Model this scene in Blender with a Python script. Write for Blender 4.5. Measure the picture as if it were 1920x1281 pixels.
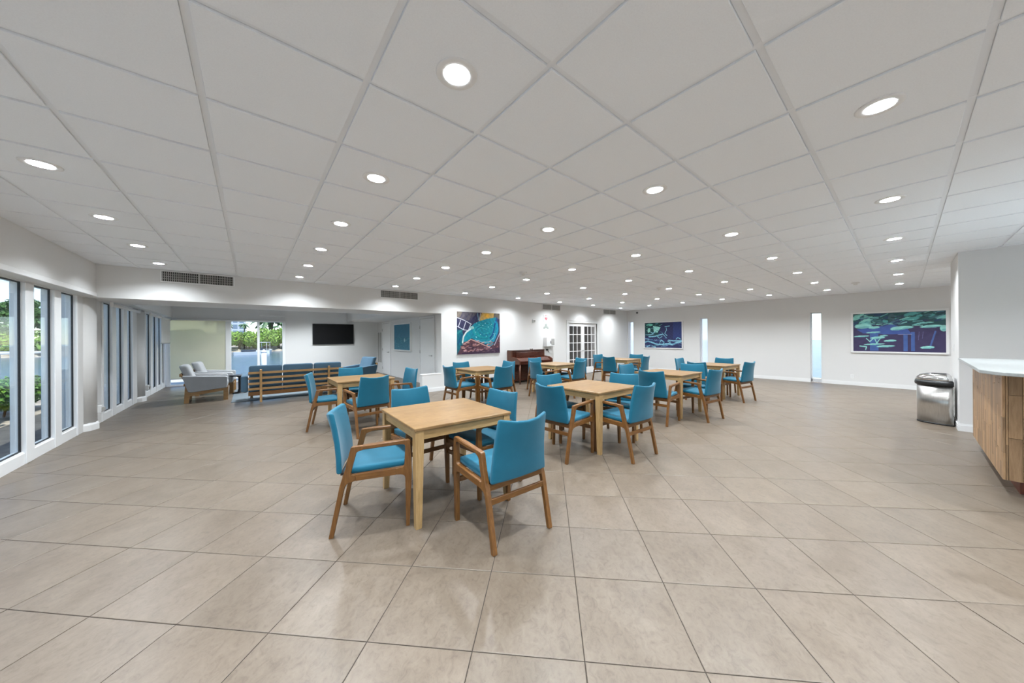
import bpy, math, random
import numpy as np
from mathutils import Matrix, Vector
random.seed(7); rng = np.random.default_rng(7)
S = bpy.context.scene
for o in list(bpy.data.objects): bpy.data.objects.remove(o, do_unlink=True)
C = S.collection
PI = math.pi

# ---------------------------------------------------------------- camera, sky, sun, exposure
cam = bpy.data.cameras.new('camera'); co = bpy.data.objects.new('camera', cam); C.objects.link(co)
cam.sensor_width = 36; cam.sensor_fit = 'HORIZONTAL'; cam.lens = 602.55 / 1920 * 36
cam.shift_x = -5.99 / 1920; cam.shift_y = -6.61 / 1920; cam.clip_start = .05; cam.clip_end = 900
r_ = Vector((0.77157123, -0.63609827, -0.0075377)); u_ = Vector((0.0050705, -0.00569917, 0.9999709)); f_ = Vector((0.63612272, 0.77158701, 0.00117199))
M = Matrix((r_, u_, -f_)).transposed().to_4x4(); M.translation = (0, 0, 1.4013)
co.matrix_world = M
S.camera = co

w = bpy.data.worlds.new('sky'); S.world = w; w.use_nodes = True
nt = w.node_tree; nt.nodes.clear()
sky = nt.nodes.new('ShaderNodeTexSky'); sky.sky_type = 'NISHITA'; sky.sun_disc = False
sky.sun_elevation = math.radians(55); sky.sun_rotation = math.radians(165); sky.air_density = .8; sky.dust_density = .05; sky.ozone_density = 2.0
bg = nt.nodes.new('ShaderNodeBackground'); bg.inputs[1].default_value = 0.13
wo = nt.nodes.new('ShaderNodeOutputWorld')
nt.links.new(sky.outputs[0], bg.inputs[0]); nt.links.new(bg.outputs[0], wo.inputs[0])

sd = bpy.data.lights.new('sun', 'SUN'); sd.energy = 2.6; sd.angle = .01; sd.color = (1, .96, .88)
so = bpy.data.objects.new('sun', sd); C.objects.link(so)
so.rotation_euler = Vector((.25, -1, 1.7)).to_track_quat('Z', 'Y').to_euler()
LAMP_W = 14.0
LAMP_COL = (.88, .945, 1.0)

S.view_settings.view_transform = 'Standard'; S.view_settings.look = 'None'
S.view_settings.exposure = 1.20; S.view_settings.gamma = 1.0; S.view_settings.use_curve_mapping = False

# ---------------------------------------------------------------- materials
def mat(name, col=(.8, .8, .8), rough=.5, metal=0, spec=.5, build=None):
    m = bpy.data.materials.new(name); m.use_nodes = True
    nt = m.node_tree; b = nt.nodes['Principled BSDF']
    b.inputs['Base Color'].default_value = (*col, 1); b.inputs['Roughness'].default_value = rough
    b.inputs['Metallic'].default_value = metal; b.inputs['Specular IOR Level'].default_value = spec
    if build: build(nt, b)
    return m
def N(nt, t, **k):
    n = nt.nodes.new(t)
    for a, v in k.items(): setattr(n, a, v)
    return n
def vmath(nt, op, a, b=None):
    n = N(nt, 'ShaderNodeVectorMath', operation=op)
    nt.links.new(a, n.inputs[0])
    if b is not None:
        if isinstance(b, tuple): n.inputs[1].default_value = b
        else: nt.links.new(b, n.inputs[1])
    return n.outputs[0]
def ramp(nt, fac, stops):
    r = N(nt, 'ShaderNodeValToRGB'); e = r.color_ramp.elements
    e[0].position, e[0].color = stops[0][0], (*stops[0][1], 1)
    e[1].position, e[1].color = stops[-1][0], (*stops[-1][1], 1)
    for p, c in stops[1:-1]:
        q = e.new(p); q.color = (*c, 1)
    nt.links.new(fac, r.inputs[0]); return r.outputs[0]
def noise(nt, vec, scale, detail=4, rough=.55, dist=0):
    n = N(nt, 'ShaderNodeTexNoise'); n.inputs['Scale'].default_value = scale; n.inputs['Detail'].default_value = detail
    n.inputs['Roughness'].default_value = rough; n.inputs['Distortion'].default_value = dist
    if vec is not None: nt.links.new(vec, n.inputs['Vector'])
    return n.outputs['Fac']
def bump(nt, b, h, strength, dist=.002):
    n = N(nt, 'ShaderNodeBump'); n.inputs['Strength'].default_value = strength; n.inputs['Distance'].default_value = dist
    nt.links.new(h, n.inputs['Height']); nt.links.new(n.outputs[0], b.inputs['Normal'])
def mixc(nt, fac, a, b, mode='MIX'):
    n = N(nt, 'ShaderNodeMix', data_type='RGBA', blend_type=mode)
    if isinstance(fac, float): n.inputs[0].default_value = fac
    else: nt.links.new(fac, n.inputs[0])
    for i, v in ((6, a), (7, b)):
        if isinstance(v, tuple): n.inputs[i].default_value = (*v, 1)
        else: nt.links.new(v, n.inputs[i])
    return n.outputs[2]
def objco(nt): return N(nt, 'ShaderNodeTexCoord').outputs['Object']
def worldpos(nt): return N(nt, 'ShaderNodeNewGeometry').outputs['Position']

FT = 0.496562; FROT = 0.782362671; FU = -0.0748553971; FV = -0.151566842   # floor tile size, turn and origin
def b_floor(nt, b):
    p = worldpos(nt)
    rt = N(nt, 'ShaderNodeVectorRotate', rotation_type='Z_AXIS'); rt.inputs['Angle'].default_value = -FROT
    nt.links.new(p, rt.inputs['Vector'])
    q = vmath(nt, 'SUBTRACT', rt.outputs[0], (FU, FV, 0)); q = vmath(nt, 'MULTIPLY', q, (1 / FT, 1 / FT, 0))
    cell = vmath(nt, 'FLOOR', q)
    wn = N(nt, 'ShaderNodeTexWhiteNoise', noise_dimensions='3D'); nt.links.new(cell, wn.inputs['Vector'])
    off = vmath(nt, 'MULTIPLY', wn.outputs['Color'], (9, 9, 9))
    v = vmath(nt, 'ADD', q, off); v = vmath(nt, 'MULTIPLY', v, (1, 1.35, 1))
    n1 = noise(nt, v, 1.6, 6, .62, .6); n2 = noise(nt, v, 9, 6, .72, 1.2); n3 = noise(nt, v, 34, 5, .75, 1.5)
    c = ramp(nt, n1, [(.3, (.125, .0975, .071)), (.5, (.146, .116, .087)), (.72, (.168, .137, .105))])
    c2 = ramp(nt, n2, [(.32, (.76, .73, .70)), (.48, (.98, .97, .965)), (.66, (1.10, 1.10, 1.10))])
    c = mixc(nt, 1.0, c, c2, 'MULTIPLY')
    c3 = ramp(nt, n3, [(.30, (.80, .77, .74)), (.42, (1, 1, 1)), (.60, (1, 1, 1)), (.74, (1.22, 1.22, 1.22))]); c = mixc(nt, 1.0, c, c3, 'MULTIPLY')
    t = ramp(nt, wn.outputs['Value'], [(0, (.95, .95, .95)), (1, (1.04, 1.03, 1.02))])
    c = mixc(nt, 1.0, c, t, 'MULTIPLY')
    nt.links.new(c, b.inputs['Base Color'])
    r = N(nt, 'ShaderNodeMapRange'); nt.links.new(n2, r.inputs[0]); r.inputs[3].default_value = .31; r.inputs[4].default_value = .41
    nt.links.new(r.outputs[0], b.inputs['Roughness']); bump(nt, b, n2, .06)
M_floor = mat('porcelain_tile', rough=.28, spec=.45, build=b_floor)
M_grout = mat('grout', (.035, .027, .021), .9)

def b_wall(nt, b): bump(nt, b, noise(nt, worldpos(nt), 90, 3), .06)
M_wall = mat('wall_paint', (.735, .728, .716), .65, spec=.3, build=b_wall)
M_trim = mat('white_trim', (.82, .82, .815), .35, spec=.5, build=lambda nt, b: bump(nt, b, noise(nt, objco(nt), 40, 2), .02))
def b_ceil(nt, b):
    n = noise(nt, worldpos(nt), 160, 4, .7)
    nt.links.new(ramp(nt, n, [(.3, (.86, .885, .92)), (.6, (.90, .93, .965))]), b.inputs['Base Color']); bump(nt, b, n, .25, .001)
M_ctile = mat('ceiling_board', rough=.9, spec=.1, build=b_ceil)
M_grid = mat('grid_metal', (.84, .865, .90), .5, build=lambda nt, b: bump(nt, b, noise(nt, objco(nt), 30, 2), .02))
def b_frame(nt, b): bump(nt, b, noise(nt, worldpos(nt), 60, 2), .03)
M_frame = mat('white_aluminium', (.83, .835, .84), .35, build=b_frame)
M_gasket = mat('black_gasket', (.015, .015, .016), .5, build=lambda nt, b: bump(nt, b, noise(nt, objco(nt), 50, 2), .03))

def glass(name, tint=(1, 1, 1), base=.04, grime=0):
    m = bpy.data.materials.new(name); m.use_nodes = True; nt = m.node_tree; nt.nodes.clear()
    o = N(nt, 'ShaderNodeOutputMaterial'); tr = N(nt, 'ShaderNodeBsdfTransparent'); tr.inputs[0].default_value = (*tint, 1)
    gl = N(nt, 'ShaderNodeBsdfGlossy'); gl.inputs['Roughness'].default_value = .02
    lw = N(nt, 'ShaderNodeLayerWeight'); lw.inputs[0].default_value = .5
    pw = N(nt, 'ShaderNodeMath', operation='POWER'); nt.links.new(lw.outputs['Facing'], pw.inputs[0]); pw.inputs[1].default_value = 5
    fr = N(nt, 'ShaderNodeMath', operation='MULTIPLY_ADD'); nt.links.new(pw.outputs[0], fr.inputs[0]); fr.inputs[1].default_value = .55; fr.inputs[2].default_value = .022
    mx = N(nt, 'ShaderNodeMixShader'); nt.links.new(fr.outputs[0], mx.inputs[0]); nt.links.new(tr.outputs[0], mx.inputs[1]); nt.links.new(gl.outputs[0], mx.inputs[2])
    nt.links.new(mx.outputs[0], o.inputs[0]); return m
M_glass = glass('window_glass', (.95, .97, .965))
M_dglass = glass('door_glass', (.8, .8, .8))

def wood(name, a, b_, c, stretch, scale=14, rough=.4, rnd=.12):
    def f(nt, b):
        v = vmath(nt, 'MULTIPLY', objco(nt), stretch)
        oi = N(nt, 'ShaderNodeObjectInfo'); 
        cmb = N(nt, 'ShaderNodeCombineXYZ'); nt.links.new(oi.outputs['Random'], cmb.inputs[0]); nt.links.new(oi.outputs['Random'], cmb.inputs[1])
        o2 = vmath(nt, 'MULTIPLY', cmb.outputs[0], (37, 23, 0)); v = vmath(nt, 'ADD', v, o2)
        n = noise(nt, v, scale, 6, .6, .35)
        col = ramp(nt, n, [(.3, a), (.5, b_), (.72, c)])
        t = ramp(nt, oi.outputs['Random'], [(0, (1 - rnd,) * 3), (1, (1 + rnd,) * 3)])
        nt.links.new(mixc(nt, 1.0, col, t, 'MULTIPLY'), b.inputs['Base Color']); bump(nt, b, n, .08)
    return mat(name, rough=rough, build=f)
ca, cb, cc = (.098, .038, .0065), (.145, .058, .011), (.20, .086, .019)
M_cz = wood('teak_upright', ca, cb, cc, (6, 6, .7), rnd=.06)
M_cy = wood('teak_along', ca, cb, cc, (6, .7, 6), rnd=.06)
M_cx = wood('teak_across', ca, cb, cc, (.7, 6, 6), rnd=.06)
ta, tb, tc = (.32, .19, .072), (.40, .25, .104), (.46, .30, .138)
M_ox = wood('oak_across', (.27, .145, .05), (.36, .205, .078), (.43, .265, .11), (.7, 6, 6), rnd=.06)
M_oy = wood('oak_along', (.25, .125, .04), (.33, .175, .06), (.40, .235, .09), (6, .7, 6), rnd=.06)
M_oz = wood('oak_upright', (.27, .145, .05), (.36, .205, .078), (.43, .265, .11), (6, 6, .7), rnd=.06)
M_tz = wood('rubberwood_upright', ta, tb, tc, (7, 7, .6), rnd=.04)
M_tx = wood('rubberwood_rail', ta, tb, tc, (.6, 7, 7), rnd=.04)
M_ty = wood('rubberwood_rail_along', ta, tb, tc, (7, .6, 7), rnd=.04)
def b_top(nt, b):
    p = objco(nt)
    br = N(nt, 'ShaderNodeTexBrick'); br.offset = .37; br.offset_frequency = 2; br.squash = 1
    for k, v in (('Scale', 1.0), ('Mortar Size', 0.0), ('Bias', 0.0), ('Brick Width', .34), ('Row Height', .062)): br.inputs[k].default_value = v
    br.inputs['Color1'].default_value = (.78, .78, .78, 1); br.inputs['Color2'].default_value = (1.0, 1.0, 1.0, 1)
    nt.links.new(p, br.inputs['Vector'])
    n = noise(nt, vmath(nt, 'MULTIPLY', p, (1.2, 9, 5)), 7, 6, .62, .5)
    col = ramp(nt, n, [(.3, (.21, .112, .040)), (.5, (.275, .158, .062)), (.72, (.325, .203, .088))])
    nt.links.new(mixc(nt, .75, col, br.outputs['Color'], 'MULTIPLY'), b.inputs['Base Color']); bump(nt, b, n, .05)
M_top = mat('rubberwood_top', rough=.32, build=b_top)
def fabric(name, col, col2, sc=420):
    def f(nt, b):
        n = noise(nt, objco(nt), sc, 2, .6); n2 = noise(nt, objco(nt), 6, 3)
        c = mixc(nt, n2, col, col2); nt.links.new(c, b.inputs['Base Color']); bump(nt, b, n, .25, .001)
        b.inputs['Sheen Weight'].default_value = .15
    return mat(name, rough=.85, spec=.2, build=f)
M_teal = fabric('teal_vinyl_cloth', (.005, .100, .160), (.008, .122, .194)); M_teal.node_tree.nodes['Principled BSDF'].inputs['Roughness'].default_value = .6
M_blue = fabric('slate_blue_upholstery', (.068, .130, .192), (.09, .168, .24))
M_grey = fabric('grey_upholstery', (.36, .365, .37), (.44, .445, .45))
M_rug = fabric('grey_blue_rug', (.105, .13, .15), (.15, .185, .205), 90)
M_black = mat('black_plastic', (.012, .012, .013), .4, build=lambda nt, b: bump(nt, b, noise(nt, objco(nt), 200, 2), .05))
M_screen = mat('tv_screen', (.006, .006, .007), .35, 0, .15, build=lambda nt, b: bump(nt, b, noise(nt, objco(nt), 2, 1), .01))
def b_steel(nt, b):
    n = noise(nt, vmath(nt, 'MULTIPLY', objco(nt), (60, 60, 1.5)), 6, 3)
    nt.links.new(ramp(nt, n, [(.3, (.50, .49, .47)), (.7, (.66, .65, .63))]), b.inputs['Base Color']); b.inputs['Anisotropic'].default_value = .5
M_steel = mat('brushed_steel', rough=.28, metal=1, build=b_steel)
M_chrome = mat('chrome', (.62, .62, .62), .15, 1, build=lambda nt, b: bump(nt, b, noise(nt, objco(nt), 9, 2), .02))
M_pl = wood('mahogany_dark', (.035, .008, .004), (.065, .016, .008), (.10, .028, .014), (.8, 6, 6), 10, .22)
M_pd = wood('mahogany_side', (.07, .022, .010), (.11, .038, .018), (.15, .055, .028), (6, 6, .7), 10, .3)
M_stone = mat('white_quartz', (.46, .48, .47), .3, build=lambda nt, b: nt.links.new(ramp(nt, noise(nt, worldpos(nt), 60, 5), [(.3, (.30, .315, .31)), (.7, (.36, .375, .37))]), b.inputs['Base Color']))
M_stave = wood('bamboo_stave', (.28, .160, .076), (.36, .215, .108), (.43, .27, .145), (7, 7, .7), 12, .45, .34)
M_kick = wood('red_wood_kick', (.10, .018, .006), (.15, .03, .010), (.2, .045, .016), (6, 6, .7), 10, .4)
M_vdark = mat('vent_dark', (.02, .02, .02), .8, build=lambda nt, b: bump(nt, b, noise(nt, objco(nt), 30, 2), .02))
M_vfin = mat('vent_fin_metal', (.42, .41, .39), .5, build=lambda nt, b: bump(nt, b, noise(nt, objco(nt), 30, 2), .02))
def emis(name, col, s):
    m = bpy.data.materials.new(name); m.use_nodes = True; nt = m.node_tree; b = nt.nodes['Principled BSDF']
    b.inputs['Base Color'].default_value = (*col, 1); b.inputs['Emission Color'].default_value = (*col, 1); b.inputs['Emission Strength'].default_value = s
    return m
M_lens = emis('lit_lens', (1, .98, .95), 4.0)
def b_shade(nt, b):
    n = noise(nt, vmath(nt, 'MULTIPLY', objco(nt), (300, 300, 300)), 1, 2)
    nt.links.new(ramp(nt, n, [(.3, (.70, .71, .62)), (.7, (.78, .79, .70))]), b.inputs['Base Color'])
def shade_mat():
    m = bpy.data.materials.new('shade_fabric'); m.use_nodes = True; nt = m.node_tree; nt.nodes.clear()
    o = N(nt, 'ShaderNodeOutputMaterial'); d = N(nt, 'ShaderNodeBsdfDiffuse'); t = N(nt, 'ShaderNodeBsdfTranslucent'); x = N(nt, 'ShaderNodeBsdfTransparent')
    n = noise(nt, objco(nt), 500, 2); c = ramp(nt, n, [(.3, (.88, .83, .68)), (.7, (.93, .88, .74))])
    nt.links.new(c, d.inputs[0]); nt.links.new(c, t.inputs[0]); x.inputs[0].default_value = (.92, .88, .70, 1)
    m1 = N(nt, 'ShaderNodeMixShader'); m1.inputs[0].default_value = .5; nt.links.new(d.outputs[0], m1.inputs[1]); nt.links.new(t.outputs[0], m1.inputs[2])
    m2 = N(nt, 'ShaderNodeMixShader'); m2.inputs[0].default_value = .26; nt.links.new(m1.outputs[0], m2.inputs[1]); nt.links.new(x.outputs[0], m2.inputs[2])
    nt.links.new(m2.outputs[0], o.inputs[0]); return m
M_shade = shade_mat()
def frost():
    m = bpy.data.materials.new('frosted_glass'); m.use_nodes = True; nt = m.node_tree; nt.nodes.clear()
    o = N(nt, 'ShaderNodeOutputMaterial'); t = N(nt, 'ShaderNodeBsdfTranslucent'); x = N(nt, 'ShaderNodeBsdfTransparent')
    nt.links.new(ramp(nt, noise(nt, objco(nt), 60, 2), [(.3, (.95, .95, .95)), (.7, (.99, .99, .99))]), t.inputs[0])
    m1 = N(nt, 'ShaderNodeMixShader'); m1.inputs[0].default_value = .45; nt.links.new(t.outputs[0], m1.inputs[1]); nt.links.new(x.outputs[0], m1.inputs[2]); nt.links.new(m1.outputs[0], o.inputs[0]); return m
M_frost = frost()
M_wshade = mat('white_roller_cloth', (.78, .78, .77), .8, build=lambda nt, b: bump(nt, b, noise(nt, objco(nt), 300, 2), .05))
def b_stucco(nt, b):
    n = noise(nt, worldpos(nt), 45, 5, .7); nt.links.new(ramp(nt, n, [(.3, (.46, .46, .45)), (.7, (.60, .60, .585))]), b.inputs['Base Color']); bump(nt, b, n, .5, .01)
M_stucco = mat('stucco', rough=.9, build=b_stucco)
def leafmat(name, a, b_, c):
    def f(nt, b):
        n = noise(nt, worldpos(nt), 1.3 if 'far' in name else 9, 4)
        nt.links.new(ramp(nt, n, [(.3, a), (.5, b_), (.7, c)]), b.inputs['Base Color'])
        b.inputs['Transmission Weight'].default_value = 0
    return mat(name, rough=.55, build=f)
M_mang = leafmat('far_mangrove_leaf', (.10, .20, .02), (.17, .32, .03), (.30, .44, .06))
M_tree = leafmat('far_tree_leaf', (.035, .10, .02), (.07, .17, .035), (.14, .26, .06))
M_palm = leafmat('far_palm_leaf', (.05, .10, .04), (.08, .16, .07), (.14, .23, .10))
M_hedge = leafmat('near_hedge_leaf', (.03, .10, .01), (.08, .22, .02), (.19, .36, .04))
M_bark = mat('bark', (.10, .07, .05), .9, build=lambda nt, b: bump(nt, b, noise(nt, objco(nt), 12, 4), .5, .02))
def b_water(nt, b):
    n = noise(nt, vmath(nt, 'MULTIPLY', worldpos(nt), (1, .6, 1)), 2.2, 5, .6); bump(nt, b, n, .8, .12)
M_water = mat('sea_water', (.10, .17, .26), .12, spec=.6, build=b_water)
def b_rock(nt, b):
    n = noise(nt, worldpos(nt), 1.5, 5); nt.links.new(ramp(nt, n, [(.3, (.22, .18, .14)), (.7, (.62, .56, .48))]), b.inputs['Base Color'])
M_rock = mat('shore_rock', rough=.95, build=b_rock)
M_pave = mat('terrace_paving', rough=.8, build=lambda nt, b: nt.links.new(ramp(nt, noise(nt, worldpos(nt), 8, 5), [(.3, (.07, .07, .07)), (.7, (.14, .14, .135))]), b.inputs['Base Color']))
M_conc = mat('pale_concrete', rough=.85, build=lambda nt, b: nt.links.new(ramp(nt, noise(nt, worldpos(nt), 6, 5), [(.3, (.52, .51, .49)), (.7, (.62, .61, .585))]), b.inputs['Base Color']))
M_boat = mat('boat_white', (.75, .76, .78), .3, build=lambda nt, b: bump(nt, b, noise(nt, objco(nt), 3, 2), .02))
M_boatd = mat('boat_dark', (.02, .03, .06), .3, build=lambda nt, b: bump(nt, b, noise(nt, objco(nt), 3, 2), .02))
M_tower = mat('tower_concrete', rough=.8, build=lambda nt, b: nt.links.new(ramp(nt, noise(nt, worldpos(nt), .1, 3), [(.3, (.42, .46, .52)), (.7, (.55, .58, .62))]), b.inputs['Base Color']))
M_pwin = mat('tower_glass', (.16, .22, .30), .2, build=lambda nt, b: bump(nt, b, noise(nt, objco(nt), 3, 2), .02))
M_red = mat('sign_red', (.55, .03, .06), .5, build=lambda nt, b: bump(nt, b, noise(nt, objco(nt), 30, 2), .02))
M_green = mat('sign_grey_green', (.38, .42, .39), .5, build=lambda nt, b: bump(nt, b, noise(nt, objco(nt), 30, 2), .02))
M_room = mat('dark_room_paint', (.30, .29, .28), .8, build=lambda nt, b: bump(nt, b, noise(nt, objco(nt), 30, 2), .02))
def b_paint(nt, b):
    a = N(nt, 'ShaderNodeVertexColor', layer_name='Col'); nt.links.new(a.outputs[0], b.inputs['Base Color'])
M_print = mat('picture_print', rough=.5, spec=.3, build=b_paint)

# ---------------------------------------------------------------- mesh helpers
class MB:
    def __init__(s): s.v = []; s.f = []; s.sm = []
    def add(s, V, F, smooth=False):
        n = len(s.v); s.v += [tuple(map(float, p)) for p in V]; s.f += [tuple(i + n for i in f) for f in F]; s.sm += [smooth] * len(F); return s
    def box(s, x0, x1, y0, y1, z0, z1, b=0):
        if b <= 0:
            V = [(x, y, z) for z in (z0, z1) for y in (y0, y1) for x in (x0, x1)]
            return s.add(V, [(0, 2, 3, 1), (4, 5, 7, 6), (0, 1, 5, 4), (2, 6, 7, 3), (0, 4, 6, 2), (1, 3, 7, 5)])
        X, Y, Z = (x0, x1), (y0, y1), (z0, z1); V = []; F = []; idx = {}
        for i in (0, 1):
            for j in (0, 1):
                for k in (0, 1):
                    sx, sy, sz = (1 if i == 0 else -1), (1 if j == 0 else -1), (1 if k == 0 else -1)
                    idx[i, j, k] = len(V)
                    V += [(X[i], Y[j] + sy * b, Z[k] + sz * b), (X[i] + sx * b, Y[j], Z[k] + sz * b), (X[i] + sx * b, Y[j] + sy * b, Z[k])]
        g = lambda i, j, k, a: idx[i, j, k] + a
        for i in (0, 1): q = [g(i, 0, 0, 0), g(i, 1, 0, 0), g(i, 1, 1, 0), g(i, 0, 1, 0)]; F.append(q[::-1] if i == 0 else q)
        for j in (0, 1): q = [g(0, j, 0, 1), g(1, j, 0, 1), g(1, j, 1, 1), g(0, j, 1, 1)]; F.append(q if j == 0 else q[::-1])
        for k in (0, 1): q = [g(0, 0, k, 2), g(1, 0, k, 2), g(1, 1, k, 2), g(0, 1, k, 2)]; F.append(q[::-1] if k == 0 else q)
        for j in (0, 1):
            for k in (0, 1):
                q = [g(0, j, k, 1), g(1, j, k, 1), g(1, j, k, 2), g(0, j, k, 2)]; F.append(q if (j == 0) != (k == 1) else q[::-1])
        for i in (0, 1):
            for k in (0, 1):
                q = [g(i, 0, k, 0), g(i, 1, k, 0), g(i, 1, k, 2), g(i, 0, k, 2)]; F.append(q if (i == 1) != (k == 1) else q[::-1])
        for i in (0, 1):
            for j in (0, 1):
                q = [g(i, j, 0, 0), g(i, j, 1, 0), g(i, j, 1, 1), g(i, j, 0, 1)]; F.append(q if (i == 0) != (j == 1) else q[::-1])
        for i in (0, 1):
            for j in (0, 1):
                for k in (0, 1):
                    q = [g(i, j, k, 0), g(i, j, k, 1), g(i, j, k, 2)]; F.append(q if (i + j + k) % 2 else q[::-1])
        return s.add(V, F)
    def prism(s, poly, a, b, axis='x', inset=0):
        """poly in the other two axes (in cyclic order for x: (y,z); y: (x,z); z: (x,y)); small edge chamfer = inset"""
        n = len(poly); P = [Vector((p[0], p[1])) for p in poly]
        def mk(p, t):
            return (t, p[0], p[1]) if axis == 'x' else ((p[0], t, p[1]) if axis == 'y' else (p[0], p[1], t))
        if inset > 0:
            area = sum(P[i].x * P[(i + 1) % n].y - P[(i + 1) % n].x * P[i].y for i in range(n))
            sg = 1 if area > 0 else -1; Q = []
            for i in range(n):
                e1 = (P[i] - P[i - 1]).normalized(); e2 = (P[(i + 1) % n] - P[i]).normalized()
                n1 = Vector((-e1.y, e1.x)) * sg; n2 = Vector((-e2.y, e2.x)) * sg
                m = (n1 + n2); m = m / max(.3, m.length_squared) * 2 * inset
                Q.append(P[i] + m * .5 * 1.0)
            L = [(Q, a), (P, a + inset), (P, b - inset), (Q, b)]
        else: L = [(P, a), (P, b)]
        V = [mk(p, t) for R, t in L for p in R]; F = []
        for l in range(len(L) - 1):
            for i in range(n): F.append((l * n + i, l * n + (i + 1) % n, (l + 1) * n + (i + 1) % n, (l + 1) * n + i))
        F.append(tuple(range(n))[::-1]); F.append(tuple((len(L) - 1) * n + i for i in range(n)))
        return s.add(V, F)
    def tube(s, p0, p1, r0, r1=None, n=12, smooth=True):
        r1 = r0 if r1 is None else r1; p0, p1 = Vector(p0), Vector(p1); d = (p1 - p0).normalized()
        a = d.orthogonal().normalized(); b = d.cross(a); V = []
        for p, r in ((p0, r0), (p1, r1)):
            V += [p + (a * math.cos(t) + b * math.sin(t)) * r for t in [2 * PI * i / n for i in range(n)]]
        F = [(i, (i + 1) % n, n + (i + 1) % n, n + i) for i in range(n)]
        k = len(s.v); s.add(V, F, smooth); s.add([], []); s.f += [tuple(k + i for i in range(n))[::-1], tuple(k + n + i for i in range(n))]; s.sm += [False, False]; return s
    def lathe(s, prof, cx=0, cy=0, n=24, rx=1, ry=1, smooth=True, cap=True):
        V = [(cx + r * rx * math.cos(2 * PI * i / n), cy + r * ry * math.sin(2 * PI * i / n), z) for r, z in prof for i in range(n)]
        F = [(l * n + i, l * n + (i + 1) % n, (l + 1) * n + (i + 1) % n, (l + 1) * n + i) for l in range(len(prof) - 1) for i in range(n)]
        k = len(s.v); s.add(V, F, smooth)
        if cap:
            s.f += [tuple(k + i for i in range(n))[::-1], tuple(k + (len(prof) - 1) * n + i for i in range(n))]; s.sm += [False, False]
        return s
    def round(s, c, h, r, crown=0, k=4, fn=None):
        """rounded box centre c half sizes h radius r; crown lifts the top middle"""
        h = np.array(h, float); ax = []
        for a in range(3):
            rr = min(r, h[a] * .999) / h[a]; t = [1 - rr * (1 - math.sin(PI / 2 * i / k)) for i in range(k + 1)]
            inner = list(np.linspace(-(1 - rr), 1 - rr, 5)); ax.append(sorted(set([round(-q, 6) for q in t] + [round(q, 6) for q in inner] + [round(q, 6) for q in t])))
        vid = {}; V = []; F = []
        def vert(p):
            key = tuple(np.round(p, 5))
            if key in vid: return vid[key]
            q = np.array(p) * h; inn = np.clip(q, -(h - r), h - r); d = q - inn
            l = np.linalg.norm(d)
            if l > 1e-9: q = inn + d / l * r
            q[2] += crown * (1 - p[0] ** 2) * (1 - p[1] ** 2) * (1 if p[2] > 0 else 0)
            q = tuple(q + np.array(c))
            if fn: q = fn(*q)
            vid[key] = len(V); V.append(q); return vid[key]
        for a in range(3):
            b_, c_ = (a + 1) % 3, (a + 2) % 3
            for sgn in (-1, 1):
                for i in range(len(ax[b_]) - 1):
                    for j in range(len(ax[c_]) - 1):
                        q = []
                        for di, dj in ((0, 0), (1, 0), (1, 1), (0, 1)):
                            p = [0, 0, 0]; p[a] = sgn; p[b_] = ax[b_][i + di]; p[c_] = ax[c_][j + dj]; q.append(vert(p))
                        F.append(tuple(q) if sgn > 0 else tuple(q[::-1]))
        return s.add(V, F, True)
    def mesh(s, name, m, recalc=False):
        me = bpy.data.meshes.new(name); me.from_pydata(s.v, [], s.f); me.materials.append(m)
        me.polygons.foreach_set('use_smooth', s.sm[:len(s.f)]); me.update()
        if recalc:
            import bmesh
            bm = bmesh.new(); bm.from_mesh(me); bmesh.ops.recalc_face_normals(bm, faces=bm.faces); bm.to_mesh(me); bm.free()
        return me
    def build(s, name, m, parent=None, loc=None, recalc=False):
        return link(s.mesh(name, m, recalc), name, parent, loc)
def link(me, name, parent=None, loc=None):
    o = bpy.data.objects.new(name, me); C.objects.link(o)
    if parent: o.parent = parent
    if loc: o.location = loc
    return o
def tag(o, label=None, cat=None, group=None, kind=None):
    for k, v in (('label', label), ('category', cat), ('group', group), ('kind', kind)):
        if v: o[k] = v
    return o
def empty(name, loc=(0, 0, 0), rz=0):
    o = bpy.data.objects.new(name, None); C.objects.link(o); o.location = loc; o.rotation_euler = (0, 0, rz); o.empty_display_size = .1; return o
def thing(name, label, cat, loc=(0, 0, 0), rz=0, group=None): return tag(empty(name, loc, rz), label, cat, group)
def copy_tree(o, parent=None):
    c = o.copy(); C.objects.link(c); c.parent = parent
    for ch in list(o.children): copy_tree(ch, c)
    return c
def struct(o): o['kind'] = 'structure'; return o
def round_poly(pts, n=5):
    """pts (a,b[,r]) -> corners rounded with radius r"""
    out = []; m = len(pts)
    for i, p in enumerate(pts):
        r = p[2] if len(p) > 2 else 0; P = Vector(p[:2])
        if r <= 0: out.append(tuple(P)); continue
        A = (Vector(pts[i - 1][:2]) - P); B = (Vector(pts[(i + 1) % m][:2]) - P); la, lb = A.length, B.length; A.normalize(); B.normalize()
        ang = A.angle(B); t = min(r / math.tan(ang / 2), la * .49, lb * .49)
        p0, p2 = P + A * t, P + B * t
        for k in range(n + 1):
            q = k / n; out.append(tuple(p0 * (1 - q) ** 2 + P * 2 * q * (1 - q) + p2 * q * q))
    return out
def ordinal(n): return ['first', 'second', 'third', 'fourth', 'fifth', 'sixth', 'seventh', 'eighth', 'ninth', 'tenth', 'eleventh'][n - 1]

H = 2.612; YB = 8.0; XR = 13.18; XF = -1.85; XG = -2.0; YF = 14.35; XA = 4.2; YS = -6.0; XC = 8.0; YC = -.5; XC2 = 9.2

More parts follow.
